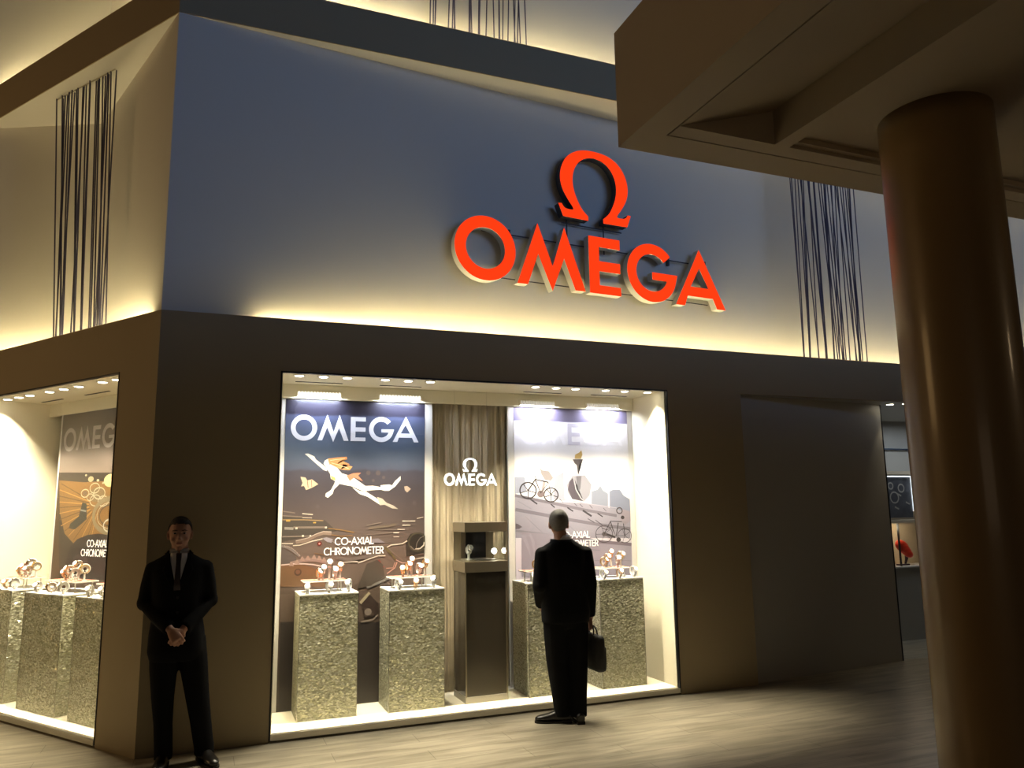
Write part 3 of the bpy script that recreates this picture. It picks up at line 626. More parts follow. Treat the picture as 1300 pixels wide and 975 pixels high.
ART_CITY=[('p',(.74,.77,.88),[(3.162,2.01),(3.279,2.01),(3.297,1.869),(3.159,1.847)]),('p',(.76,.78,.88),[(3.602,2.011),(3.699,2.059),(3.707,1.772),(3.586,1.792)]),('p',(.66,.69,.79),[(4.007,1.866),(4.073,1.885),(4.108,1.924),(4.139,1.875),(4.194,1.845),(4.188,1.699),(4.002,1.74)]),('p',(.62,.65,.76),[(4.211,1.865),(4.251,1.884),(4.33,1.884),(4.373,1.824),(4.453,1.784),(4.445,1.607),(4.208,1.65)]),('p',(.72,.7,.79),[(3.156,1.847),(3.554,1.769),(3.915,1.751),(4.288,1.688),(4.446,1.627),(4.435,1.393),(3.149,1.428)]),('s',(.8,.8,.88),.0095,[(3.628,1.801),(3.915,1.751),(4.288,1.698)]),('s',(.56,.54,.62),.0285,[(3.16,1.833),(3.367,1.794),(3.574,1.754),(3.924,1.683),(4.285,1.62)]),('s',(.56,.54,.62),.0323,[(3.162,1.698),(3.498,1.638),(3.718,1.596),(4.137,1.526),(4.437,1.486)]),('s',(.62,.6,.68),.0209,[(3.158,1.496),(3.504,1.451),(3.861,1.399)]),('p',(.42,.4,.46),[(3.159,1.565),(3.2,1.559),(3.245,1.531),(3.209,1.513),(3.159,1.512)]),('s',(.3,.28,.32),.0143,[(3.336,1.794),(3.407,1.747)]),('s',(.3,.28,.32),.0114,[(3.553,1.745),(3.594,1.711)]),('s',(.3,.28,.32),.0133,[(3.732,1.71),(3.794,1.671)]),('s',(.3,.28,.32),.019,[(3.902,1.679),(3.998,1.62)]),('s',(.3,.28,.32),.0114,[(4.065,1.648),(4.124,1.613)]),('s',(.3,.28,.32),.0048,[(3.649,1.796),(3.69,1.758)]),('s',(.3,.28,.32),.0048,[(3.808,1.752),(3.839,1.723)]),('s',(.3,.28,.32),.0048,[(3.872,1.741),(3.903,1.712)]),('s',(.3,.28,.32),.0048,[(3.98,1.731),(4.012,1.697)]),('s',(.3,.28,.32),.0048,[(4.133,1.7),(4.165,1.67)]),('s',(.3,.28,.32),.0067,[(3.954,1.597),(4.029,1.557)]),('s',(.3,.28,.32),.0067,[(4.04,1.581),(4.115,1.531)]),('s',(.6,.58,.66),.0038,[(3.203,1.777),(3.345,1.701)]),('s',(.6,.58,.66),.0038,[(3.758,1.524),(3.883,1.408)]),('s',(.6,.58,.66),.0038,[(3.282,1.627),(3.473,1.456)]),('p',(.7,.67,.7),[(3.441,2.106),(3.467,2.077),(3.54,2.068),(3.586,2.001),(3.559,1.973),(3.496,1.982),(3.455,2.039)]),('p',(.76,.73,.77),[(3.475,1.973),(3.501,1.963),(3.483,1.868),(3.451,1.869)]),('r',(.26,.23,.26),(3.312,1.879),.086,.078,.0132),('r',(.26,.23,.26),(3.557,1.835),.076,.068,.0123),('c',(.6,.55,.58),(3.446,1.845),.037,.034),('s',(.26,.23,.26),.0133,[(3.312,1.879),(3.392,1.987),(3.485,1.968),(3.532,1.958)]),('s',(.26,.23,.26),.0114,[(3.392,1.982),(3.446,1.854),(3.532,1.954),(3.557,1.835)]),('s',(.26,.23,.26),.0076,[(3.387,2.02),(3.402,1.987)]),('p',(.7,.7,.78),[(3.794,2.021),(3.936,2.031),(4.009,1.934),(3.983,1.827),(3.916,1.765),(3.787,1.79),(3.741,1.857),(3.733,1.934)]),('p',(.4,.37,.42),[(3.76,1.963),(3.81,2.011),(3.823,1.905),(3.916,1.77),(3.787,1.795),(3.742,1.886)]),('s',(.8,.8,.86),.0133,[(3.807,2.009),(3.833,1.886),(3.885,1.799),(3.927,1.768)]),('p',(.52,.51,.58),[(3.837,2.016),(3.897,2.021),(3.882,1.895),(3.854,1.866)]),('p',(.45,.42,.46),[(3.805,2.188),(3.919,2.189),(3.901,2.148),(3.873,2.128),(3.865,2.036),(3.857,2.036),(3.849,2.128),(3.825,2.147)]),('p',(.98,.84,.55),[(3.827,2.196),(3.833,2.235),(3.877,2.255),(3.905,2.28),(3.915,2.236),(3.897,2.196)]),('s',(.26,.23,.26),.0076,[(3.312,1.879),(3.389,1.857)]),('s',(.26,.23,.26),.0076,[(3.312,1.879),(3.312,1.806)]),('s',(.26,.23,.26),.0076,[(3.312,1.879),(3.236,1.856)]),('s',(.26,.23,.26),.0076,[(3.312,1.879),(3.265,1.937)]),('s',(.26,.23,.26),.0076,[(3.312,1.879),(3.36,1.938)]),('s',(.26,.23,.26),.0076,[(3.557,1.835),(3.625,1.815)]),('s',(.26,.23,.26),.0076,[(3.557,1.835),(3.557,1.77)]),('s',(.26,.23,.26),.0076,[(3.557,1.835),(3.489,1.815)]),('s',(.26,.23,.26),.0076,[(3.557,1.835),(3.516,1.887)]),('s',(.26,.23,.26),.0076,[(3.557,1.835),(3.6,1.887)]),('p',(.7,.67,.76),[(3.237,1.483),(3.895,1.424),(4.074,1.379),(4.443,1.345),(4.43,1.009),(3.23,1.062)]),('s',(.55,.5,.58),.032,[(3.63,1.434),(3.895,1.4),(4.074,1.367),(4.443,1.329)]),('s',(.58,.54,.62),.004,[(3.711,1.203),(4.067,1.182),(4.435,1.168)]),('s',(.58,.54,.62),.004,[(3.972,1.295),(4.08,1.28)]),('p',(.7,.66,.74),[(4.345,1.687),(4.439,1.662),(4.444,1.572),(4.376,1.524),(4.331,1.574)]),('r',(.35,.32,.36),(4.317,1.671),.032,.029,.0116),('c',(.25,.22,.25),(4.351,1.602),.021,.018),('r',(.26,.23,.26),(4.133,1.441),.095,.083,.0064),('r',(.26,.23,.26),(4.367,1.419),.08,.069,.0065),('s',(.26,.23,.26),.0208,[(4.154,1.441),(4.259,1.406)]),('c',(.26,.23,.26),(4.295,1.381),.026,.023),('c',(.45,.42,.45),(4.133,1.441),.026,.023),('s',(.26,.23,.26),.008,[(4.133,1.441),(4.21,1.568),(4.34,1.561)]),('s',(.26,.23,.26),.0096,[(4.21,1.56),(4.239,1.471),(4.269,1.414),(4.298,1.55)]),('s',(.26,.23,.26),.008,[(4.358,1.541),(4.371,1.419)]),('s',(.26,.23,.26),.0064,[(4.106,1.506),(4.161,1.481),(4.217,1.504)]),('s',(.26,.23,.26),.004,[(4.133,1.441),(4.207,1.394)]),('s',(.26,.23,.26),.004,[(4.133,1.441),(4.105,1.366)]),('s',(.26,.23,.26),.004,[(4.133,1.441),(4.042,1.441)]),('s',(.26,.23,.26),.004,[(4.133,1.441),(4.105,1.517)]),('s',(.26,.23,.26),.004,[(4.133,1.441),(4.208,1.488)]),('s',(.26,.23,.26),.004,[(4.367,1.419),(4.429,1.38)]),('s',(.26,.23,.26),.004,[(4.367,1.419),(4.342,1.357)]),('s',(.26,.23,.26),.004,[(4.367,1.419),(4.29,1.42)]),('s',(.26,.23,.26),.004,[(4.367,1.419),(4.344,1.482)]),('s',(.26,.23,.26),.004,[(4.367,1.419),(4.429,1.458)]),('s',(.45,.42,.5),.004,[(3.401,1.206),(3.451,1.151)]),('s',(.45,.42,.5),.004,[(3.512,1.202),(3.562,1.147)]),('s',(.45,.42,.5),.004,[(3.624,1.198),(3.675,1.142)]),('s',(.45,.42,.5),.004,[(3.737,1.194),(3.789,1.138)]),('s',(.45,.42,.5),.004,[(3.852,1.19),(3.904,1.133)]),('s',(.45,.42,.5),.004,[(3.968,1.185),(4.02,1.129)])]
ART_GOLD=[('p',(.24,.19,.16),[(2.601,2.126),(1.544,2.087),(1.429,1.128),(2.549,1.088)]),('p',(.34,.24,.15),[(2.576,2.125),(2.566,2.061),(2.395,1.094),(2.542,1.089)]),('p',(.6,.44,.22),[(2.54,2.048),(2.086,2.015),(1.536,2.015),(1.477,1.525),(1.817,1.524),(2.163,1.425),(2.366,1.533),(2.488,1.744)]),('s',(.45,.32,.15),.0097,[(1.95,1.841),(2.5,2.015)]),('s',(.8,.62,.34),.0097,[(1.959,1.83),(2.52,1.955)]),('s',(.45,.32,.15),.0097,[(1.964,1.818),(2.511,1.893)]),('s',(.8,.62,.34),.0097,[(1.965,1.805),(2.503,1.836)]),('s',(.45,.32,.15),.0097,[(1.964,1.793),(2.494,1.781)]),('s',(.8,.62,.34),.0097,[(1.959,1.78),(2.486,1.724)]),('s',(.45,.32,.15),.0097,[(1.951,1.768),(2.476,1.664)]),('s',(.8,.62,.34),.0097,[(1.939,1.757),(2.441,1.604)]),('s',(.45,.32,.15),.0097,[(1.925,1.746),(2.369,1.554)]),('s',(.8,.62,.34),.0097,[(1.909,1.737),(2.285,1.51)]),('s',(.45,.32,.15),.0097,[(1.889,1.729),(2.191,1.473)]),('s',(.8,.62,.34),.0097,[(1.868,1.722),(2.091,1.444)]),('s',(.45,.32,.15),.0097,[(1.847,1.717),(1.986,1.423)]),('s',(.8,.62,.34),.0097,[(1.824,1.714),(1.888,1.477)]),('p',(.23,.21,.17),[(2.082,1.825),(2.007,1.811),(1.987,1.666),(2.184,1.57),(2.291,1.582),(2.273,1.625),(2.132,1.691)]),('s',(.6,.62,.6),.0167,[(2.106,1.752),(2.007,1.741)]),('c',(1,.95,.7),(1.632,2.018),.106,.06),('r',(.85,.8,.7),(2.048,1.909),.068,.037,.0099),('c',(.5,.4,.3),(2.048,1.909),.041,.023),('c',(.55,.45,.3),(1.844,1.893),.132,.072),('r',(.85,.8,.7),(1.885,1.954),.083,.046,.0097),('r',(.85,.8,.7),(1.802,1.904),.096,.053,.012),('r',(.85,.8,.7),(1.86,1.839),.094,.051,.0097),('r',(.85,.8,.7),(1.953,1.871),.059,.031,.0083),('r',(.85,.8,.7),(1.727,1.831),.086,.047,.0106),('r',(.62,.55,.42),(1.603,1.699),.27,.153,.0471),('r',(.85,.8,.7),(1.603,1.699),.209,.118,.0071),('r',(.4,.32,.22),(1.603,1.699),.168,.094,.0141),('r',(.92,.9,.86),(1.592,1.606),.101,.056,.014),('c',(.8,.75,.6),(1.964,2.041),.049,.027),('c',(.85,.8,.7),(1.84,2.025),.023,.012),('c',(.85,.8,.7),(1.748,1.998),.017,.01),('c',(.85,.8,.7),(2.053,2.081),.018,.01),('p',(.17,.13,.13),[(2.241,1.406),(2.125,1.48),(1.95,1.52),(1.775,1.533),(1.475,1.514),(1.429,1.128),(2.301,1.097),(2.293,1.278)]),('c',(.3,.24,.24),(2.05,1.272),.134,.071)]

kx = (2.208 - 1.059) / 3.157
poster(TA, 1.008, 2.272, .65, pm1, ART_SEA, (1.059, kx), 'dark blue poster of a swimming diver over giant watch gears, left in the main window', 0, .80, None, capm, capc=1.632)
pale = mat('pale_print', (.84, .84, .92), .5); greyp = mat('grey_print', (.55, .54, .66), .5)
poster(TA, 3.172, 4.446, .65, pm2, ART_CITY, (3.235, kx), 'pale poster of racing cyclists on rooftops with a flaming torch, right in the main window', 0, .68, None, capm, lcol={'O': pale, 'M': pale, 'E': greyp, 'G': pale, 'A': pale}, capc=3.80, bl=.065, br_=.06)
# the left window's poster runs from t=2.56 (left) to t=1.30: mirror t so that u grows to the right
def flip(a):
    def f(q): return (round(-q[0], 4), q[1])
    if a[0] == 'p': return (a[0], a[1], [f(q) for q in a[2]])
    if a[0] == 's': return (a[0], a[1], a[2], [f(q) for q in a[3]])
    return (a[0], a[1], f(a[2])) + tuple(a[3:])
ART_GOLD = [flip(a) for a in ART_GOLD]
TBm = lambda u, z, s: TB(-u, z, s)
greyl = mat('silver_print', (.5, .46, .46), .5)
# direction of +u in world = (CB, -SB): angle = -TH
poster(TBm, -2.56, -1.30, .62, pm3, ART_GOLD, (-2.506, (2.506 - 1.36) / 3.157), 'brown and gold poster of watch gears and a sunburst, in the left window', -TH, .62, None, capm, lcol={k: greyl for k in 'OMEGA'}, capc=-1.77)

# ---- curtains
def curtain(T, u0, u1, s, z1, label, folds):
    bm = bmesh.new(); n = int((u1 - u0) / .006); rows = 14
    rnd = random.Random(int(u0 * 100)); ph = [rnd.uniform(0, 6.28) for _ in range(6)]
    g = []
    for j in range(rows + 1):
        z = ZF + .004 + (z1 - ZF) * j / rows; r = []
        for i in range(n + 1):
            u = u0 + (u1 - u0) * i / n; f = (u - u0) / (u1 - u0)
            d = .007 * math.sin(2 * PI * folds * f + ph[0] + .5 * math.sin(3 * z + ph[1])) + .005 * math.sin(2 * PI * folds * 1.7 * f + ph[2] + .7 * math.sin(2 * z + ph[3])) + .003 * math.sin(2 * PI * folds * 3.1 * f + ph[4] + z)
            r.append(bm.verts.new(T(u, z, s + d)))
        g.append(r)
    for a, b in zip(g, g[1:]):
        for i in range(n): bm.faces.new((a[i], a[i + 1], b[i + 1], b[i]))
    bmesh.ops.solidify(bm, geom=bm.faces[:], thickness=.003)
    tag(build('curtain', bm, M['curtain'], smooth=True), label, 'curtain')
curtain(TA, 2.32, 3.125, .74, 2.72, 'taupe pleated curtain behind the glass showcase between the two posters', 8)
curtain(TB, 2.575, 2.82, .74, 2.72, 'narrow taupe curtain at the far end of the left window', 4)

# ---- hanging lit logo
r = empty('illuminated_logo', (2.419, .5, 1.925)); tag(r, 'small glowing white shop logo hanging in front of the curtain', 'logo sign')
sc_ = .514 / 3.157
for nm, g in GLY:
    me = glyph_mesh('letter', xf(g(), sc_, .183, 0, 0), .012, M['logo_led'], M['socket']); link('letter', me, r)
me = glyph_mesh('symbol', xf(G_OMEGA(), .17, .165, .25, .128), .012, M['logo_led'], M['socket']); link('symbol', me, r)
for u in (.10, .42): build('wire', tube([(u, .006, .1), (u, .006, ZW - 1.925 - .003)], .0008, seg=5), M['steel'], r)
build('rail', box(.0, .012, .04, .514, .017, .052), M['alu'], r)

# ---- the red facade sign
ca = 1 / math.sqrt(1 + KW * KW)
root = empty('shop_sign', (2.409 * ca, KW * 2.409 * ca - .13, 3.80), math.atan(KW)); tag(root, 'large glowing red shop sign with symbol, mounted on the blue-lit upper wall', 'shop sign')
for nm, g in GLY:
    link('letter', glyph_mesh('letter', g(), .085, M['sign_face'], M['sign_side'], M['sign_back']), root)
link('symbol', glyph_mesh('symbol', xf(G_OMEGA(), 1, 1, 3.9375 - 2.409, .748), .085, M['sign_face'], M['sign_back'], M['sign_back']), root)
bm = bmesh.new(); add_box(bm, .3, .09, .06, 3.0, .1, .068); add_box(bm, .3, .09, .50, 2.9, .1, .510); add_box(bm, 1.18, .09, .715, 1.9, .1, .724)
build('mounting_rail', bm, M['sign_back'], root)
for u in (1.235, 1.67): build('post', box(u - .005, .08, .45, u + .005, .09, .80), M['sign_back'], root)
for u in (.6, 1.5, 2.5, 3.0): build('bracket', box(u - .012, .1, .45, u + .012, .129, .56), M['sign_back'], root)

# ---- display pedestals
def pedestal(T, u0, u1, s0, s1, label, ang, h=1.04):
    o = T(u0, 0, s0); r = empty('display_pedestal', (o[0], o[1], ZF), ang); tag(r, label, 'display pedestal', 'mosaic display pedestals')
    W = u1 - u0; D = s1 - s0; H = h - ZF
    build('mosaic_body', box(.002, .002, .004, W - .002, D - .002, H - .012), M['mosaic'], r)
    bm = bmesh.new(); t = .004
    for x0, y0 in ((0, 0), (W - t, 0), (0, D - t), (W - t, D - t)): add_box(bm, x0, y0, 0, x0 + t, y0 + t, H - .01)
    add_box(bm, 0, 0, 0, W, t, .006); add_box(bm, 0, 0, 0, t, D, .006); add_box(bm, W - t, 0, 0, W, D, .006)
    build('edge_strips', bm, M['steel'], r)
    build('pedestal_top', box(-.001, -.001, H - .012, W + .001, D + .001, H, bev=.001), M['stand'], r)
PA = [(1.13, 1.605, .255, .635), (1.858, 2.34, .23, .61), (3.114, 3.59, .22, .60), (3.84, 4.31, .226, .60)]
pdesc = ['leftmost main-window pedestal', 'pedestal left of the showcase', 'pedestal behind the standing person', 'rightmost main-window pedestal']
for (a, b, c, d), ds in zip(PA, ['mosaic pedestal at the left end of the main window', 'mosaic pedestal just left of the glass showcase', 'mosaic pedestal partly hidden behind the man with the bag', 'mosaic pedestal at the right end of the main window']):
    pedestal(TA, a, b, c, d, ds, 0)
# left window: u = -t
PB = [(-2.80, -2.325, .17, .58), (-2.052, -1.413, .155, .58), (-1.221, -.60, .16, .58)]
for (a, b, c, d), ds in zip(PB, ['mosaic pedestal at the far left end of the left window, cut by the frame', 'mosaic pedestal in the middle of the left window', 'mosaic pedestal in the left window nearest the dark corner']):
    pedestal(TBm, a, b, c, d, ds, -TH)

# ---- watches on their stands
def mk_watch(strap, case, dial, kind):
    """closed bracelet round a cuff, axis along x, dial facing -y and up"""
    r = empty('wristwatch'); R0, R1 = .026, .034
    bm = bmesh.new(); n = 30; g = []
    for k in range(n):
        a = 2 * PI * k / n; e = 1.18 if kind else 1.0
        g.append([bm.verts.new((x, math.cos(a) * rr, math.sin(a) * rr * e)) for x, rr in ((-.010, R0), (.010, R0), (.010, R0 + .004), (-.010, R0 + .004))])
    for k in range(n):
        a, b = g[k], g[(k + 1) % n]
        for q in range(4): bm.faces.new((a[q], a[(q + 1) % 4], b[(q + 1) % 4], b[q]))
    bmesh.ops.recalc_face_normals(bm, faces=bm.faces)
    build('strap', bm, strap, r)
    ax = Vector((0, -.87, .5)).normalized(); c = ax * .029
    bm = bmesh.new(); add_tube(bm, [c, c + ax * .010], [.021, .0195], seg=24); add_tube(bm, [c + ax * .005 + Vector((.02, 0, 0)), c + ax * .005 + Vector((.0255, 0, 0))], .003, seg=8)
    cs = build('case', bm, case, r)
    bm = bmesh.new(); add_tube(bm, [c + ax * .0102, c + ax * .0108], [.0165, .0165], seg=24); build('dial', bm, dial, r)
    bm = bmesh.new(); up = Vector((0, .5, .87)); q = c + ax * .0112
    add_tube(bm, [q, q + up * .010], .0008, seg=4); add_tube(bm, [q, q + (up * .3 + Vector((.9, 0, 0))) * .012], .0006, seg=4)
    build('hands', bm, M['black_metal'], r)
    return r
def mk_stand(h):
    r = empty('watch_stand')
    bm = bmesh.new(); add_box(bm, -.021, -.018, 0, .021, .018, .004, bev=.001); build('base', bm, M['stand'], r)
    bm = bmesh.new(); add_box(bm, -.009, -.006, .003, .009, .006, h - .029); build('post', bm, M['acrylic'], r)
    bm = bmesh.new(); pts = [(0, math.cos(a) * .0305, h + math.sin(a) * .0305) for a in [math.radians(-70 + 320 * k / 18) for k in range(19)]]
    add_tube(bm, pts, [(.016, .0022)] * 19, seg=8, hint=(1, 0, 0)); build('cuff', bm, M['stand'], r)
    return r
wproto = [mk_watch(M['steel'], M['steel'], M['dial_w'], 0), mk_watch(M['gold'], M['gold'], M['dial_w'], 0), mk_watch(M['stand'], M['steel'], M['dial_w'], 1), mk_watch(M['leather'], M['gold2'], M['dial_d'], 1), mk_watch(M['gold2'], M['gold2'], M['dial_w'], 0)]
wname = ['steel wristwatch', 'rose gold wristwatch', 'white-strapped wristwatch', 'gold wristwatch on a brown leather strap', 'yellow gold wristwatch']
wused = [False] * 5
sproto = {}
def put_watch(k, world, rz, h, where):
    if not wused[k]: o = wproto[k]; wused[k] = True
    else: o = copy_tree(wproto[k])
    o.scale = (1.3, 1.3, 1.3); o.location = (world[0], world[1], world[2] + h); o.rotation_euler = (0, 0, rz)
    tag(o, '%s %s' % (wname[k], where), 'watch', 'wristwatches on display')
    if h not in sproto: s = mk_stand(h); sproto[h] = s
    else: s = copy_tree(sproto[h])
    s.location = world; s.rotation_euler = (0, 0, rz)
    tag(s, '%s white stand %s' % ('tall' if h > .1 else 'mid-height' if h > .06 else 'low', where), 'watch stand', 'watch stands')
def watch_group(T, u0, u1, s0, s1, ang, ped, gold, seed):
    W = u1 - u0; a0, a1 = u0 + .04, u1 - .075; zs = 1.135; sm = (s0 + s1) / 2
    o = T(a0, 0, sm - .07); r = empty('display_shelf', (o[0], o[1], 1.04), ang)
    tag(r, 'red-topped display shelf on clear legs on the %s' % ped, 'display shelf', 'red display shelves')
    w = a1 - a0; h = zs - 1.04
    build('shelf_plate', box(0, 0, h - .012, w, .2, h - .003, bev=.001), M['stand'], r)
    build('red_surface', box(.004, .004, h - .003, w - .004, .196, h), M['shelf_red'], r)
    for x, y in ((.05, .02), (w - .05, .02), (.05, .17), (w - .05, .17)): build('leg', box(x - .004, y - .004, 0, x + .004, y + .004, h - .012), M['acrylic'], r)
    rnd = random.Random(seed)
    lay = [  # (fraction along, s offset, height, on shelf, kind, phrase)
        (.44, .03, .085, 1, 0, 'at left on the shelf of the '),
        (.54, .10, .125, 1, 0, 'highest on the shelf of the '),
        (.64, .00, .065, 1, 2, 'low in mid-shelf on the '),
        (.76, .07, .100, 1, 1, 'at right on the shelf of the '),
        (.36, .02, .055, 1, 1, 'at the left shelf end on the '),
        (.16, -.125, .045, 0, 2, 'front left on the '),
        (.52, -.13, .050, 0, 0, 'front middle on the '),
        (.84, -.12, .060, 0, 2, 'front right on the ')]
    gm = {0: 1, 1: 4, 2: 2}
    for f, ds, h, on, k, ph in lay:
        u = u0 + W * f + rnd.uniform(-.012, .012)
        s = sm - .07 + .1 + ds * .6 - .03 if on else s0 + .055
        if gold: k = gm[k] if rnd.random() < .75 else k
        p = T(u, 0, s)
        put_watch(k, (p[0], p[1], zs if on else 1.04), ang + rnd.uniform(-.5, .5), h, ph + ped)
watch_group(TA, *PA[0], 0, pdesc[0], False, 11)
watch_group(TA, *PA[1], 0, pdesc[1], True, 12)
watch_group(TA, *PA[2], 0, pdesc[2], True, 13)
watch_group(TA, *PA[3], 0, pdesc[3], True, 14)
watch_group(TBm, *PB[0], -TH, 'left-window pedestal cut by the frame', True, 15)
watch_group(TBm, *PB[1], -TH, 'middle left-window pedestal', True, 16)
watch_group(TBm, *PB[2], -TH, 'left-window corner pedestal', True, 17)
for k in range(5):
    if not wused[k]:
        for ch in list(wproto[k].children): bpy.data.objects.remove(ch)
        bpy.data.objects.remove(wproto[k])

# ---- glass showcase between the posters
cx0, cx1, cy0, cy1 = 2.535, 2.925, .25, .60
r = empty('glass_showcase', (cx0, cy0, ZF)); tag(r, 'tall bronze showcase with a glass case on top, in front of the curtain', 'showcase')
W, D = cx1 - cx0, cy1 - cy0; q = 1.155 - ZF
build('plinth', box(0, 0, 0, W, D, .055, bev=.002), M['alu'], r)
build('cabinet_body', box(.006, .006, .05, W - .006, D - .006, q), M['dark_glass'], r)
bm = bmesh.new()
for x in (0, W - .012):
    for y in (0, D - .012): add_box(bm, x, y, .05, x + .012, y + .012, q)
build('edge_trim', bm, M['bronze'], r)
build('middle_band', box(-.006, -.006, q, W + .006, D + .006, q + .093, bev=.002), M['bronze'], r)
build('lock', tube([(-.012, D * .75, q + .05), (-.006, D * .75, q + .05)], .008, seg=12), M['steel'], r)
z0 = q + .093; z1 = 1.505 - ZF
bm = bmesh.new(); add_box(bm, .006, .004, z0, W - .006, .008, z1); add_box(bm, .004, .008, z0, .008, D - .008, z1); add_box(bm, W - .008, .008, z0, W - .004, D - .008, z1)
build('glass_pane', bm, M['glass'], r)
bm = bmesh.new()
for x in (0, W - .008): add_box(bm, x, D - .01, z0, x + .008, D, z1)
add_box(bm, .004, D - .006, z0, W - .004, D - .001, z1)
build('back_panel', bm, M['bronze'], r)
build('top_band', box(-.006, -.006, z1, W + .006, D + .006, z1 + .085, bev=.002), M['bronze'], r)
build('inner_plinth', box(.05, .06, z0, W - .07, D - .06, z0 + .012, bev=.002), M['alu'], r)
o = build('black_backdrop', box(.06, D - .05, z0 + .014, W - .09, D - .04, z1 - .006), M['screen'], r)
put_watch(0, (cx0 + .075, cy0 + .13, z0 + ZF + .012), .2, .085, 'inside the glass showcase before the black backdrop')
lamp = empty('showcase_lamp', (cx1 - .055, cy0 + .19, z0 + ZF)); tag(lamp, 'small glaring spotlight inside the right of the glass showcase', 'lamp')
build('base', tube([(0, 0, 0), (0, 0, .006)], .02, seg=16), M['steel'], lamp)
build('stem', tube([(0, 0, .006), (0, 0, .055)], .003, seg=8), M['steel'], lamp)
build('shade', tube([(0, .012, .078), (0, -.018, .078)], [.012, .026], seg=20), M['steel'], lamp)
build('bulb', add_ball(bmesh.new(), (0, -.021, .078), (.024, .010, .024)), mat('hot_bulb', (1, 1, 1), .4, emit=(1, .95, .82), estr=35), lamp, smooth=True)

# ---- right: grey wall panel, entrance and shop behind
bm = bmesh.new(); add_prism(bm, [(5.40, .06), (7.57, .284), (7.57, .36), (5.40, .36)], 0, ZW); S(build('wall_panel', bm, M['panel']))
S(build('ceiling_entrance', box(5.40, .041, ZW, 13, 3.2, ZW + .018), M['panel']))
S(build('wall_shop_back', box(7.3, 1.62, 0, 13, 1.7, ZW), M['panel']))
S(build('wall_shop_side', box(7.3, .37, 0, 7.36, 1.62, ZW), M['panel']))
d = empty('door_1', (7.575, .284, 0)); d['kind'] = 'structure'
build('door_frame', box(0, 0, 0, .014, .03, ZW), M['black_metal'], d)
build('door_glass', box(.014, .01, .01, 1.5, .018, ZW - .01), M['glass'], d)
build('door_handle', tube([(1.35, -.03, .8), (1.35, -.03, 1.5)], .014, seg=12), M['steel'], d)
# lit display unit in the shop
u = empty('display_cabinet', (8.56, 1.2, 0)); tag(u, 'display cabinet with a lit niche and picture, seen beyond the entrance glass', 'display cabinet')
build('plinth', box(0, 0, 0, 1.3, .38, .89, bev=.003), M['panel'], u)
build('shelf_board', box(-.01, -.02, .89, 1.31, .38, .91, bev=.002), M['stand'], u)
bm = bmesh.new(); add_box(bm, 0, .36, .91, 1.3, .38, 2.12); add_box(bm, 0, 0, 1.45, 1.3, .36, 1.49); add_box(bm, 0, .02, 2.08, 1.3, .36, 2.12); add_box(bm, 0, .02, 1.49, .01, .36, 2.08)
build('shell', bm, M['niche_glow'], u)
build('divider', box(.16, .02, .91, .165, .05, 1.45), M['black_metal'], u)
pic = build('picture', box(.02, .05, 1.52, .47, .06, 2.05), mat('dim_picture_print', (.10, .10, .11), .4, vary=.7, vscale=9), u)
bm = bmesh.new(); add_box(bm, .0, .03, 2.045, .50, .05, 2.06); add_box(bm, .475, .03, 1.60, .50, .05, 2.06)
build('light_strip', bm, mat('cool_led_strip', (1, 1, 1), .4, emit=(.85, .92, 1), estr=1.3), u)
bm = bmesh.new()
for x, z, a in ((.17, 1.78, .07), (.30, 1.9, .05), (.12, 1.93, .04)):
    add_stroke(bm, circ(x, z, a, 0, 360.01, 20), .018, .049)
for x, z in ((.22, 1.83), (.36, 1.72), (.16, 1.66)): add_stroke(bm, [(x, z), (x + .07, z - .03)], .02, .0488)
build('picture_motif', bm, mat('pale_motif_print', (.45, .42, .36), .5), u)
for x in (.09, .35):
    li = bpy.data.lights.new('niche_lamp', 'POINT'); li.energy = 1.6; li.color = (1, .85, .6); li.shadow_soft_size = .03
    lo = bpy.data.objects.new('niche_lamp', li); COL.objects.link(lo); lo.location = (8.56 + x, 1.34, 1.4)
tag(build('reflection_strip', box(8.4, 1.58, 2.43, 10.6, 1.60, 2.45), mat('blue_reflection', (.3, .4, .6), .25, .9)), 'thin bluish strip modelled as a reflection, high above the display cabinet', 'rail')  # thin strip modelled in place of a bluish reflection
g = empty('red_ornament', (8.86, 1.31, .91)); tag(g, 'small red scalloped dome on a dark foot, on the shelf beyond the glass', 'ornament')
bm = bmesh.new()
for j in range(4):
    sc = 1 - j * .12
    res = bmesh.ops.create_uvsphere(bm, u_segments=24, v_segments=14, radius=1, matrix=Matrix.Translation((-.01 + j * .018, -j * .012, .24 - j * .03)) @ Matrix.Rotation(.5, 4, 'Y') @ Matrix.Diagonal((.115 * sc, .05, .075 * sc, 1)))
build('red_shell', bm, M['red'], g, smooth=True)
build('stem', tube([(.06, .0, .16), (.045, 0, .08), (.02, 0, .02)], [.03, .02, .012], seg=12), M['darkred'], g, smooth=True)
build('foot', box(-.11, -.03, 0, .07, .03, .02, bev=.006), M['darkred'], g)

# ---- mezzanine slab and column
ZS = 3.5
sl = empty('trim_4', (2.245, -3.169, ZS)); sl['kind'] = 'structure'
bm = bmesh.new()
X0, Y0, X1, Y1 = 0, 0, 12, -9
sx, sy = .165, -.195      # seam
bx_, ey = .735, -.295     # beam face, coffer edge
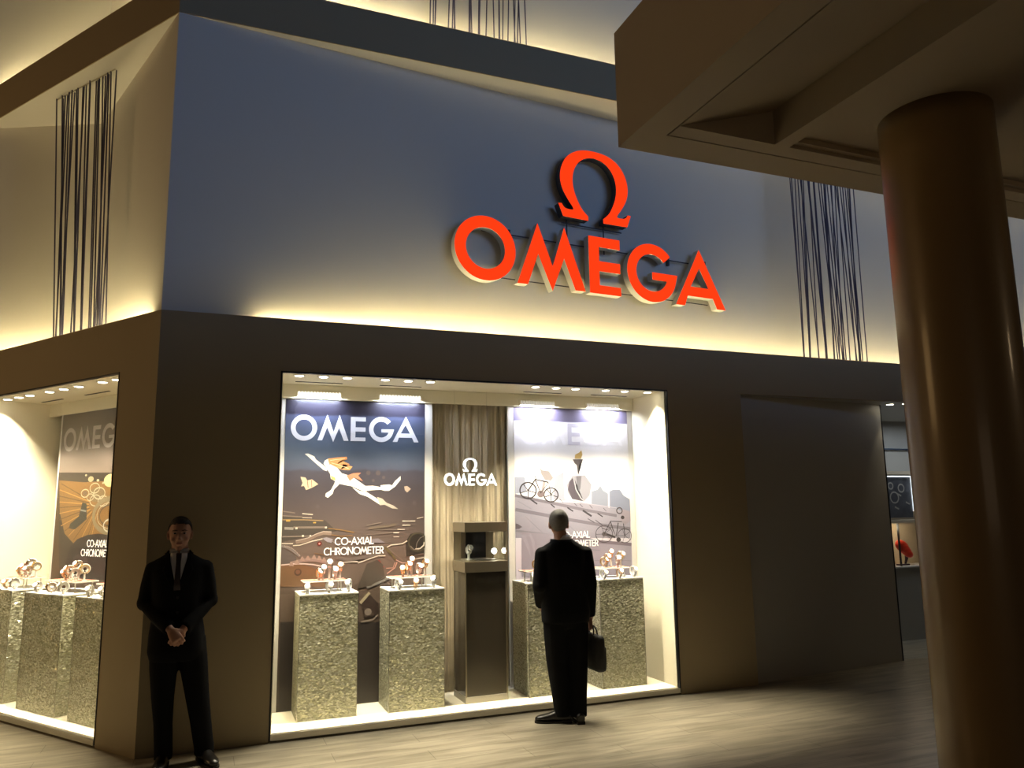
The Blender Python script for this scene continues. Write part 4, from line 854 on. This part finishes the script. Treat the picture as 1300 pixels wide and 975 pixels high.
# perimeter strip + coffers as a thick shell
def q4(bm, pts): bm.faces.new([bm.verts.new(p) for p in pts])
add_box(bm, 0, Y1, 0, sx - .004, 0, .63)                       # left edge band
add_box(bm, sx - .004, sy + .004, 0, X1, 0, .63)               # front edge band
add_box(bm, sx - .004, Y1, .02, X1, sy + .004, .63) if False else None
add_box(bm, sx + .004, ey, 0, X1, sy - .004, .6)               # inner strip up to the coffers
add_box(bm, sx - .004, Y1, .30, X1, sy + .004, .6)             # body above
# sloped coffer between seam and beam
v = [(sx + .004, ey, .0), (bx_, ey, .18), (bx_, Y1, .18), (sx + .004, Y1, .0)]
w = [(a, b, .29) for a, b, c in v]
add = [bm.verts.new(p) for p in v + w]
for f in ((0, 1, 2, 3), (7, 6, 5, 4), (0, 4, 5, 1), (1, 5, 6, 2), (2, 6, 7, 3), (3, 7, 4, 0)): bm.faces.new([add[i] for i in f])
add_box(bm, bx_, Y1, 0, bx_ + .09, ey, .3)                     # beam
add_box(bm, bx_ + .09, Y1, .05, X1, ey - .03, .3)              # right-hand ceiling
add_box(bm, bx_ + .09, ey - .03, .02, X1, ey, .3)
bmesh.ops.recalc_face_normals(bm, faces=bm.faces)
build('slab_body', bm, M['slab'], sl)
bm = bmesh.new(); add_box(bm, sx - .0045, Y1, .012, sx + .0045, sy, .3); add_box(bm, sx - .0045, sy - .0045, .012, X1, sy + .0045, .3)
build('seam', bm, M['groove'], sl)
col = empty('round_column', (3.60, -3.87, 0)); tag(col, 'thick round glossy ochre column in the right foreground holding up the slab', 'column')
M['column'] = mat('ochre_gloss_paint', (.21, .135, .05), .40, spec=.5, coat=.3)
bm = bmesh.new(); add_tube(bm, [(0, 0, .0), (0, 0, .06), (0, 0, 3.46), (0, 0, 3.553)], [.25, .25, .25, .25], seg=72)
build('shaft', bm, M['column'], col, smooth=False)
for p in col.children[0].data.polygons: p.use_smooth = len(p.vertices) == 4
build('column_collar', tube([(0, 0, 0), (0, 0, .05), (0, 0, .055)], [.262, .262, .255], seg=64), M['column'], col)

# ================================================================== PEOPLE
def capsule_chain(bm, pts, rads, seg=12): add_tube(bm, pts, rads, seg=seg, round_ends=True)

def add_hand(bm, wrist, d, palm_n, side, curl, spread=.12, thumb_curl=.5, scale=1.0):
    """wrist: point; d: wrist->knuckles; palm_n: palm faces this way; side: towards the thumb"""
    W = Vector(wrist); d = Vector(d).normalized(); n = Vector(palm_n); n = (n - d * n.dot(d)).normalized()
    t = n.cross(d).normalized()
    if t.dot(Vector(side)) < 0: t = -t
    k = scale
    add_tube(bm, [W - d * .03 * k, W, W + d * .035 * k, W + d * .075 * k, W + d * .092 * k], [(.024 * k, .019 * k), (.026 * k, .017 * k), (.036 * k, .016 * k), (.041 * k, .0145 * k), (.036 * k, .011 * k)], seg=16, hint=n)
    for i, (off, ln) in enumerate(((.031, .072), (.0105, .081), (-.0105, .076), (-.030, .060))):
        c = curl[i] if isinstance(curl, (list, tuple)) else curl
        p = W + d * (.084 - abs(i - 1.2) * .004) * k + t * off * k
        fd = (d + t * off * spread * 8).normalized(); pts = [p - fd * .012 * k]; ang = 0
        cur = p; pts.append(cur)
        for j, f in enumerate((.45, .30, .25)):
            ang += c * (.7 if j == 0 else 1.0)
            dd = (fd * math.cos(ang) + n * math.sin(ang)).normalized()
            cur = cur + dd * ln * f * k; pts.append(cur)
        capsule_chain(bm, pts, [.0092 * k, .0092 * k, .0086 * k, .0080 * k, .0070 * k], 10)
    p = W + d * .022 * k + t * .024 * k
    td = (d * .62 + t * .68 + n * .35).normalized(); a = p + td * .038 * k
    t2 = (d * .8 + t * (.35 - thumb_curl * .5) + n * (.3 + thumb_curl * .6)).normalized(); b = a + t2 * .03 * k
    t3 = (t2 + n * thumb_curl * .4 - t * thumb_curl * .3).normalized(); c = b + t3 * .022 * k
    capsule_chain(bm, [p - td * .01, p, a, b, c], [.013 * k, .0135 * k, .0105 * k, .0095 * k, .0078 * k], 10)

def add_head(bm, c, yaw=0, tilt=0):
    """c: centre of the skull; faces -y before yaw. About .235 tall"""
    Rm = Matrix.Translation(c) @ Matrix.Rotation(yaw, 4, 'Z') @ Matrix.Rotation(tilt, 4, 'X')
    def ball(p, r, rot=None): 
        mt = Rm @ Matrix.Translation(p) @ (rot.to_4x4() if rot else Matrix.Identity(4)) @ Matrix.Diagonal((r[0], r[1], r[2], 1))
        bmesh.ops.create_uvsphere(bm, u_segments=20, v_segments=14, radius=1, matrix=mt)
    ball((0, .012, .028), (.076, .096, .090))            # cranium
    ball((0, -.022, -.022), (.066, .066, .080))          # face
    ball((0, -.040, -.075), (.042, .042, .036))          # jaw
    ball((0, -.072, -.100), (.020, .016, .016))          # chin
    ball((-.036, -.058, -.035), (.024, .022, .022)); ball((.036, -.058, -.035), (.024, .022, .022))   # cheeks
    ball((0, -.078, .022), (.052, .012, .012))           # brow
    for s in (-1, 1): ball((s * .031, -.078, .024), (.019, .010, .007))
    mt = lambda p: (Rm @ Vector(p))
    add_tube(bm, [mt((0, -.080, .012)), mt((0, -.092, -.012)), mt((0, -.104, -.030)), mt((0, -.090, -.040))], [(.008, .010), (.009, .011), (.013, .010), (.012, .008)], seg=10, round_ends=True)
    for s in (-1, 1): ball((s * .013, -.090, -.034), (.008, .010, .007))
    ball((0, -.085, -.058), (.024, .011, .006)); ball((0, -.082, -.068), (.021, .011, .006))   # lips
    for s in (-1, 1):
        ball((s * .078, .010, -.008), (.008, .020, .031), Matrix.Rotation(s * .25, 3, 'Z')); ball((s * .074, .004, -.030), (.008, .012, .014))
    return Rm

def hair_cap(Rm, m, parent, name='hair', front=.055, nape=-.075, grow=1.012):
    bm = bmesh.new()
    bmesh.ops.create_uvsphere(bm, u_segments=64, v_segments=48, radius=1)
    keys = [(-1, front), (-.55, front - .008), (-.36, .5 * front), (-.05, .004), (.15, -.012), (.35, nape * .55), (.6, nape), (1.1, nape)]
    dele = []
    for v in bm.verts:
        yy = v.co.y
        x, y, z = v.co.x * .0765 * grow, v.co.y * .097 * grow + .012, v.co.z * .0905 * grow + .028
        if z < 0 and yy > 0:      # the hair runs down the back of the head, drawing in towards the neck
            y -= .30 * z * z / .01 * .01 * 4; z *= 1.12; x *= 1 - min(.22, -z * 2.2)
        for (a, p), (b, q) in zip(keys, keys[1:]):
            if a <= yy <= b: lim = p + (q - p) * (yy - a) / (b - a)
        if z < lim: dele.append(v)
        v.co = Vector((x, y, z))
    bmesh.ops.delete(bm, geom=dele, context='VERTS')
    for v in bm.verts: v.co += Vector((random.uniform(-1, 1), random.uniform(-1, 1), random.uniform(-1, 1))) * .0008
    bmesh.ops.solidify(bm, geom=bm.faces[:], thickness=-.004)
    bmesh.ops.transform(bm, matrix=Rm, verts=bm.verts)
    return build(name, bm, m, parent, smooth=True)

def shoe(name, ankle, d, parent, length=.28):
    d = Vector(d).normalized(); a = Vector(ankle); bm = bmesh.new()
    s = Vector((-d.y, d.x, 0))
    heel = a - d * .065; P = []
    secs = [(-.02, .030, .030, .045), (.01, .036, .042, .052), (.06, .040, .050, .058), (.12, .040, .040, .046), (.17, .046, .030, .032), (.22, .044, .025, .025), (.255, .034, .020, .019), (.275, .016, .012, .012)]
    rings = []
    for u, w, h, _ in secs:
        c = heel + d * u * (length / .28); r = []
        for k in range(16):
            an = 2 * PI * k / 16; x = math.cos(an) * w; z = math.sin(an) * h
            z = max(z, -h * .82)
            r.append(bm.verts.new((c.x + s.x * x, c.y + s.y * x, .018 + h * .82 + z - .0)))
        rings.append(r)
    for q, w in zip(rings, rings[1:]):
        for k in range(16): bm.faces.new((q[k], q[(k + 1) % 16], w[(k + 1) % 16], w[k]))
    bm.faces.new(rings[0][::-1]); bm.faces.new(rings[-1])
    o = remesh(name, bm, .006, M['shoe'], parent)
    bm = bmesh.new(); pts = []
    L = [(-.022, .030), (.06, .038), (.12, .040), (.17, .047), (.22, .045), (.26, .034), (.278, .012)]
    pl = [(heel + d * u * (length / .28) + s * w) for u, w in L] + [(heel + d * u * (length / .28) - s * w) for u, w in L[::-1]]
    add_prism(bm, [(p.x, p.y) for p in pl], 0.0, .016)
    add_prism(bm, [(p.x, p.y) for p in [heel + d * -.022 + s * .03, heel + d * .06 + s * .034, heel + d * .06 - s * .034, heel + d * -.022 - s * .03]], .0, .024)
    build('sole', bm, M['groove'], o)
    return o

def person(name, loc, rz, label, P):
    root = empty(name, loc, rz); tag(root, label, 'person')
    # ---- one continuous body
    bm = bmesh.new()
    hc = P['head']; Rm = add_head(bm, hc, P.get('yaw', 0), P.get('tilt', 0))
    nb = Vector((hc[0] * .6, .012, 1.385)); add_tube(bm, [Vector(hc) + Vector((0, .018, -.06)), (Vector(hc) + nb) / 2 + Vector((0, .012, -.02)), nb], [.054, .056, .066], seg=16)
    cx = P.get('cx', lambda z: 0)
    add_rings(bm, [(cx(z), y, z, rx, ry) for y, z, rx, ry in ((.0, .80, .10, .08), (.0, .86, .155, .10), (0, .95, .155, .10), (0, 1.05, .135, .088), (0, 1.2, .155, .10), (0, 1.32, .14, .085), (.005, 1.36, .11, .065), (.01, 1.40, .07, .052))])
    for A in P['arms']:
        s, e, w = [Vector(q) for q in A['pts']]
        add_tube(bm, [s, (s + e) / 2, e, (e + w) / 2, w], [.036, .036, .034, .032, .026], seg=12, round_ends=True)
        add_hand(bm, w + (w - e).normalized() * .0, A['d'], A['n'], A['side'], A['curl'], thumb_curl=A.get('thumb', .5))
    for Lg in P['legs']:
        h, k, a = [Vector(q) for q in Lg['pts']]
        add_tube(bm, [h, (h + k) / 2, k, k * .65 + a * .35, a], [.078, .07, .052, .05, .035], seg=12, round_ends=True)
    body = remesh('body', bm, .0052, M['skin'], root, smooth_it=3)
    # eyes
    for s in (-1, 1):
        bm = bmesh.new(); bmesh.ops.create_uvsphere(bm, u_segments=12, v_segments=8, radius=1, matrix=Rm @ Matrix.Translation((s * .031, -.0815, .008)) @ Matrix.Diagonal((.0125, .006, .0065, 1)))
        e = build('eye', bm, M['eye'], root, smooth=True)
        bm = bmesh.new(); bmesh.ops.create_uvsphere(bm, u_segments=10, v_segments=8, radius=1, matrix=Rm @ Matrix.Translation((s * .031, -.0862, .008)) @ Matrix.Diagonal((.0055, .002, .0055, 1)))
        build('iris', bm, M['iris'], e, smooth=True)
        bm = bmesh.new(); add_tube(bm, [Rm @ Vector((s * .014, -.090, .026)), Rm @ Vector((s * .033, -.090, .031)), Rm @ Vector((s * .050, -.079, .025))], [.0022, .003, .0018], seg=6)
        build('eyebrow', bm, P['hair'], root)
    bm = bmesh.new(); bmesh.ops.create_uvsphere(bm, u_segments=14, v_segments=8, radius=1, matrix=Rm @ Matrix.Translation((0, -.0895, -.063)) @ Matrix.Diagonal((.023, .0075, .0085, 1)))
    build('mouth', bm, M['lip'], root, smooth=True)
    hair_cap(Rm, P['hair'], root, nape=P.get('nape', -.07), front=P.get('front', .055))
    # ---- jacket
    bm = bmesh.new(); J = P['jacket']
    add_rings(bm, [(cx(z), y, z, rx, ry) for y, z, rx, ry in J], seg=32, power=2.25)
    for A in P['arms']:
        s, e, w = [Vector(q) for q in A['pts']]
        w2 = w + (e - w).normalized() * .015
        r = A.get('sleeve', (.072, .066, .058, .052, .046))
        add_tube(bm, [s, (s + e) / 2, e, (e + w2) / 2, w2], list(r), seg=14, round_ends=False)
        add_ball(bm, s + Vector((0, 0, -.004)), (r[0] * .98, r[0] * .98, r[0] * .72))
        add_ball(bm, e, r[2] * 1.02)
    jk = remesh('jacket', bm, .009, M['suit'], root, smooth_it=4)
    # collar standing round the neck
    bm = bmesh.new(); n = 20; g = []
    for k in range(n + 1):
        a = math.radians(-28 + 236 * k / n); c, s_ = math.cos(a), math.sin(a)
        g.append([bm.verts.new((cx(1.42) + c * rr * 1.05, .012 + s_ * rr, z)) for rr, z in ((.078, 1.40), (.070, 1.447), (.082, 1.430), (.098, 1.395))])
    for a, b in zip(g, g[1:]):
        for q in range(3): bm.faces.new((a[q], a[q + 1], b[q + 1], b[q]))
    bmesh.ops.solidify(bm, geom=bm.faces[:], thickness=.004)
    build('collar', bm, M['suit'], jk, smooth=True)
    # shirt collar
    bm = bmesh.new(); g = []
    for k in range(n + 1):
        a = math.radians(-86 + 352 * k / n); c, s_ = math.cos(a), math.sin(a)
        g.append([bm.verts.new((cx(1.43) + c * rr * 1.02, .010 + s_ * rr, z)) for rr, z in ((.078, J[-1][1] - .028), (.0605, J[-1][1] + .030), (.070, J[-1][1] + .004))])
    for a, b in zip(g, g[1:]):
        for q in range(2): bm.faces.new((a[q], a[q + 1], b[q + 1], b[q]))
    bmesh.ops.solidify(bm, geom=bm.faces[:], thickness=.003)
    sh = build('shirt', bm, M['shirt'], root, smooth=True)
    # front opening: shirt, tie and lapels laid along the chest
    def fy(x, z):
        J2 = sorted(J, key=lambda r: r[1])
        for (ya, za, rxa, rya), (yb, zb, rxb, ryb) in zip(J2, J2[1:]):
            if za <= z <= zb:
                t = (z - za) / (zb - za); rx = rxa + (rxb - rxa) * t; ry = rya + (ryb - rya) * t; y0 = ya + (yb - ya) * t
                return y0 - ry * (max(.02, 1 - abs((x) / rx) ** 2.25)) ** (1 / 2.25)
        return -.06
    def patch(nm, rows, off, m, parent):
        bm = bmesh.new(); g = []
        for z, xa, xb in rows:
            g.append([bm.verts.new((cx(z) + xa + (xb - xa) * k / 6, fy(xa + (xb - xa) * k / 6, z) - off, z)) for k in range(7)])
        for a, b in zip(g, g[1:]):
            for k in range(6): bm.faces.new((a[k], a[k + 1], b[k + 1], b[k]))
        bmesh.ops.recalc_face_normals(bm, faces=bm.faces)
        bmesh.ops.solidify(bm, geom=bm.faces[:], thickness=.003)
        return build(nm, bm, m, parent, smooth=True)
    zs = [1.18, 1.22, 1.27, 1.32, 1.37, 1.40, 1.415, J[-1][1] - .001]
    patch('shirt_front', [(z, -min(.055, (z - 1.17) * .25), min(.055, (z - 1.17) * .25)) for z in zs], .008, M['shirt'], sh)
    patch('tie', [(z, -.016 - (1.36 - z) * .03 if z < 1.385 else -.018, .016 + (1.36 - z) * .03 if z < 1.385 else .018) for z in zs], .013, M['tie'], root)
    for s in (-1, 1):
        patch('lapel', [(z, s * (z - 1.17) * .25, s * ((z - 1.17) * .25 + (.012 + .05 * min(1, (z - 1.17) / .12) if z < 1.36 else .03))) for z in zs], .012, M['suit'], jk)
    for z in (1.13, 1.03): build('button', add_disc(bmesh.new(), (cx(z) + .004, fy(0, z) - .012, z), .009, .006, (0, 1, 0), 12), M['groove'], jk)
    # ---- trousers
    bm = bmesh.new()
    add_rings(bm, [(cx(z), y, z, rx, ry) for y, z, rx, ry in P['hips']], seg=28)
    for Lg in P['legs']:
        h, k, a = [Vector(q) for q in Lg['pts']]; r = Lg['r']
        hem = Vector((a.x, a.y, Lg.get('hem', .045)))
        add_tube(bm, [h, h * .5 + k * .5, k, k * .5 + a * .5, a, hem], [r[0], r[1], r[2], r[3], r[4], r[4]], seg=16, hint=(0, 1, 0))
    tr = remesh('trousers', bm, .010, M['trouser'], root, smooth_it=4)
    for Lg in P['legs']: shoe('shoe', Lg['foot'], Lg['fd'], root, Lg.get('len', .28))
    return root

JG = [(.0, .70, .175, .125), (.0, .76, .19, .135), (0, .88, .182, .13), (0, 1.02, .162, .12), (0, 1.12, .165, .122), (0, 1.22, .178, .125), (0, 1.30, .186, .120), (.0, 1.35, .188, .102), (.003, 1.38, .160, .088), (.008, 1.405, .115, .075), (.01, 1.43, .074, .062)]
guard = person('person', (.245, -.262, 0), 0, 'person in a dark suit and tie facing us with hands clasped, against the dark corner', dict(
    head=(-.02, -.012, 1.562), yaw=0, tilt=.04, hair=M['hair_dark'], nape=-.05, front=.072,
    cx=lambda z: -.018 * max(0, min(1, (z - .7) / .5)),
    arms=[dict(pts=[(-.172, .0, 1.335), (-.222, .035, 1.09), (-.045, -.175, .925)], d=(.55, -.35, -.75), n=(.1, .95, -.3), side=(.8, -.3, .5), curl=(.75, .8, .85, .9), thumb=.6, sleeve=(.062, .062, .056, .052, .046)),
          dict(pts=[(.150, .0, 1.335), (.200, .035, 1.09), (.035, -.145, .915)], d=(-.5, -.1, -.8), n=(-.1, .95, -.3), side=(-.8, -.2, .5), curl=(.7, .75, .8, .85), thumb=.5, sleeve=(.062, .062, .056, .052, .046))],
    legs=[dict(pts=[(-.085, 0, .84), (-.075, .0, .46), (-.052, .01, .09)], r=(.10, .092, .075, .062, .060), foot=(-.052, .0, .05), fd=(-.12, -1, 0)),
          dict(pts=[(.085, 0, .84), (.145, .0, .46), (.208, .01, .09)], r=(.10, .094, .080, .070, .066), foot=(.212, .0, .05), fd=(.35, -1, 0))],
    hips=[(0, .70, .12, .10), (0, .78, .165, .118), (0, .90, .165, .118), (0, 1.0, .15, .105)], jacket=JG))

JM = [(.0, .78, .200, .130), (.0, .86, .205, .138), (0, .95, .196, .13), (0, 1.06, .178, .122), (0, 1.16, .182, .128), (0, 1.25, .192, .13), (0, 1.31, .198, .122), (.0, 1.36, .198, .104), (.003, 1.395, .165, .090), (.008, 1.425, .115, .075), (.01, 1.452, .072, .062)]
man = person('person', (3.19, -.40, 0), PI - .12, 'person in a black suit seen from behind, grey hair, looking into the main window', dict(
    head=(.040, -.005, 1.575), yaw=-.25, tilt=-.03, hair=M['hair_grey'], nape=-.10,
    cx=lambda z: .012 * max(0, min(1, (z - .9) / .4)),
    arms=[dict(pts=[(-.180, .0, 1.345), (-.212, .030, 1.08), (-.226, -.035, .80)], d=(-.01, -.05, -1), n=(1, 0, 0), side=(0, -1, 0), curl=(1.15, 1.2, 1.2, 1.2), thumb=1.1, sleeve=(.066, .064, .058, .052, .045)),
          dict(pts=[(.185, .0, 1.345), (.228, .035, 1.08), (.165, -.15, .90)], d=(-.5, -.5, -.7), n=(-.6, .6, 0), side=(0, -.6, .7), curl=(.35, .4, .42, .45), thumb=.3, sleeve=(.066, .064, .060, .054, .048))],
    legs=[dict(pts=[(-.085, 0, .86), (-.095, -.02, .47), (-.078, .03, .09)], r=(.112, .104, .090, .080, .070), foot=(-.078, .03, .05), fd=(-.05, -1, 0)),
          dict(pts=[(.085, 0, .86), (.078, -.02, .47), (.048, .0, .09)], r=(.112, .102, .088, .076, .066), foot=(.060, .0, .05), fd=(.95, -.30, 0), hem=.05)],
    hips=[(0, .74, .12, .10), (0, .82, .17, .125), (0, .92, .172, .125), (0, 1.02, .155, .11)], jacket=JM))

# ---- the bag in his right hand
hx = -.228; ang = PI - .12
cR, sR = math.cos(ang), math.sin(ang)
hw = (3.19 + cR * hx - sR * (-.052), -.40 + sR * hx + cR * (-.052))
bg = empty('briefcase', (hw[0] + .012, hw[1], .385), ang + PI / 2 + .10); tag(bg, 'soft black briefcase hanging from the hand of the person at the window', 'briefcase')
bm = bmesh.new(); add_box(bm, -.19, -.048, 0, .19, .048, .285, bev=.03)
for v in bm.verts:
    f = v.co.z / .285; v.co.y *= 1 - .25 * f * f; v.co.x *= 1 - .05 * f
bw = build('case', bm, M['bag'], bg, smooth=True)
build('front_pocket', box(-.15, .036, .02, .15, .062, .19, bev=.012), M['bag'], bg, smooth=True)
build('zip_seam', tube([(-.178, 0, .06), (-.180, 0, .24), (-.15, 0, .283), (.15, 0, .283), (.180, 0, .24), (.178, 0, .06)], .004, seg=6), M['groove'], bg)
for s in (-1, 1):
    build('handle', tube([(-.075, s * .022, .25), (-.072, s * .014, .315), (-.045, s * .006, .345), (.045, s * .006, .345), (.072, s * .014, .315), (.075, s * .022, .25)], [(.009, .005)] * 6, seg=8), M['bag'], bg, smooth=True)

# ================================================================== LIGHT
def area(name, loc, target, sx, sy, e, col, spread=180):
    li = bpy.data.lights.new(name, 'AREA'); li.shape = 'RECTANGLE'; li.size = sx; li.size_y = sy; li.energy = e; li.color = col; li.spread = math.radians(spread)
    o = bpy.data.objects.new(name, li); COL.objects.link(o); o.location = loc
    o.rotation_euler = (Vector(target) - Vector(loc)).to_track_quat('-Z', 'Y').to_euler(); return o
area('hall_blue_light', (9.5, -11, 6.6), (2.5, 0, 4.8), 7, 3, 270, (.29, .48, .90))
area('hall_warm_light', (-9, 1.6, 4.2), (0, -1, 3), 3, 2, 95, (1, .60, .24))
area('coffer_fill', (.6, -10.2, 2.0), (3, -3.3, 3.6), 2.5, 1.2, 7, (1, .72, .45))  # unseen fill added behind the camera to brighten the slab coffer
area('hall_warm_light_right', (7.6, -7.5, 3.2), (3.5, -3.5, 1.5), .35, .35, 5, (1, .7, .4))
area('shop_fill', (9.2, .9, 2.78), (9.2, .9, 0), 1.2, .3, 9, (.8, .88, 1))  # unseen fill added to lift the dark shop beyond the entrance
w = bpy.data.worlds.new('hall'); SC.world = w; w.use_nodes = True
w.node_tree.nodes['Background'].inputs[0].default_value = (.9, .85, .8, 1); w.node_tree.nodes['Background'].inputs[1].default_value = .013

# ================================================================== CAMERA
cam = bpy.data.cameras.new('camera'); co = bpy.data.objects.new('camera', cam); COL.objects.link(co); SC.camera = co
yaw, pit, rol = .37728, .1611, -.01464
fw = Vector((math.sin(yaw) * math.cos(pit), math.cos(yaw) * math.cos(pit), math.sin(pit)))
r0 = Vector((math.cos(yaw), -math.sin(yaw), 0)); u0 = r0.cross(fw)
rt = r0 * math.cos(rol) + u0 * math.sin(rol); up = -r0 * math.sin(rol) + u0 * math.cos(rol)
co.matrix_world = Matrix(((rt.x, up.x, -fw.x, .38021), (rt.y, up.y, -fw.y, -6.36642), (rt.z, up.z, -fw.z, 1.7), (0, 0, 0, 1)))
cam.sensor_fit = 'HORIZONTAL'; cam.sensor_width = 36; cam.lens = 978.86728 / 1300 * 36; cam.clip_end = 100
vs = SC.view_settings; vs.view_transform = 'Standard'; vs.look = 'None'; vs.gamma = 1; vs.use_curve_mapping = False; vs.exposure = 0
SC.cycles.use_denoising = True; SC.cycles.max_bounces = 8; SC.cycles.transparent_max_bounces = 16
SC.cycles.sample_clamp_indirect = 4
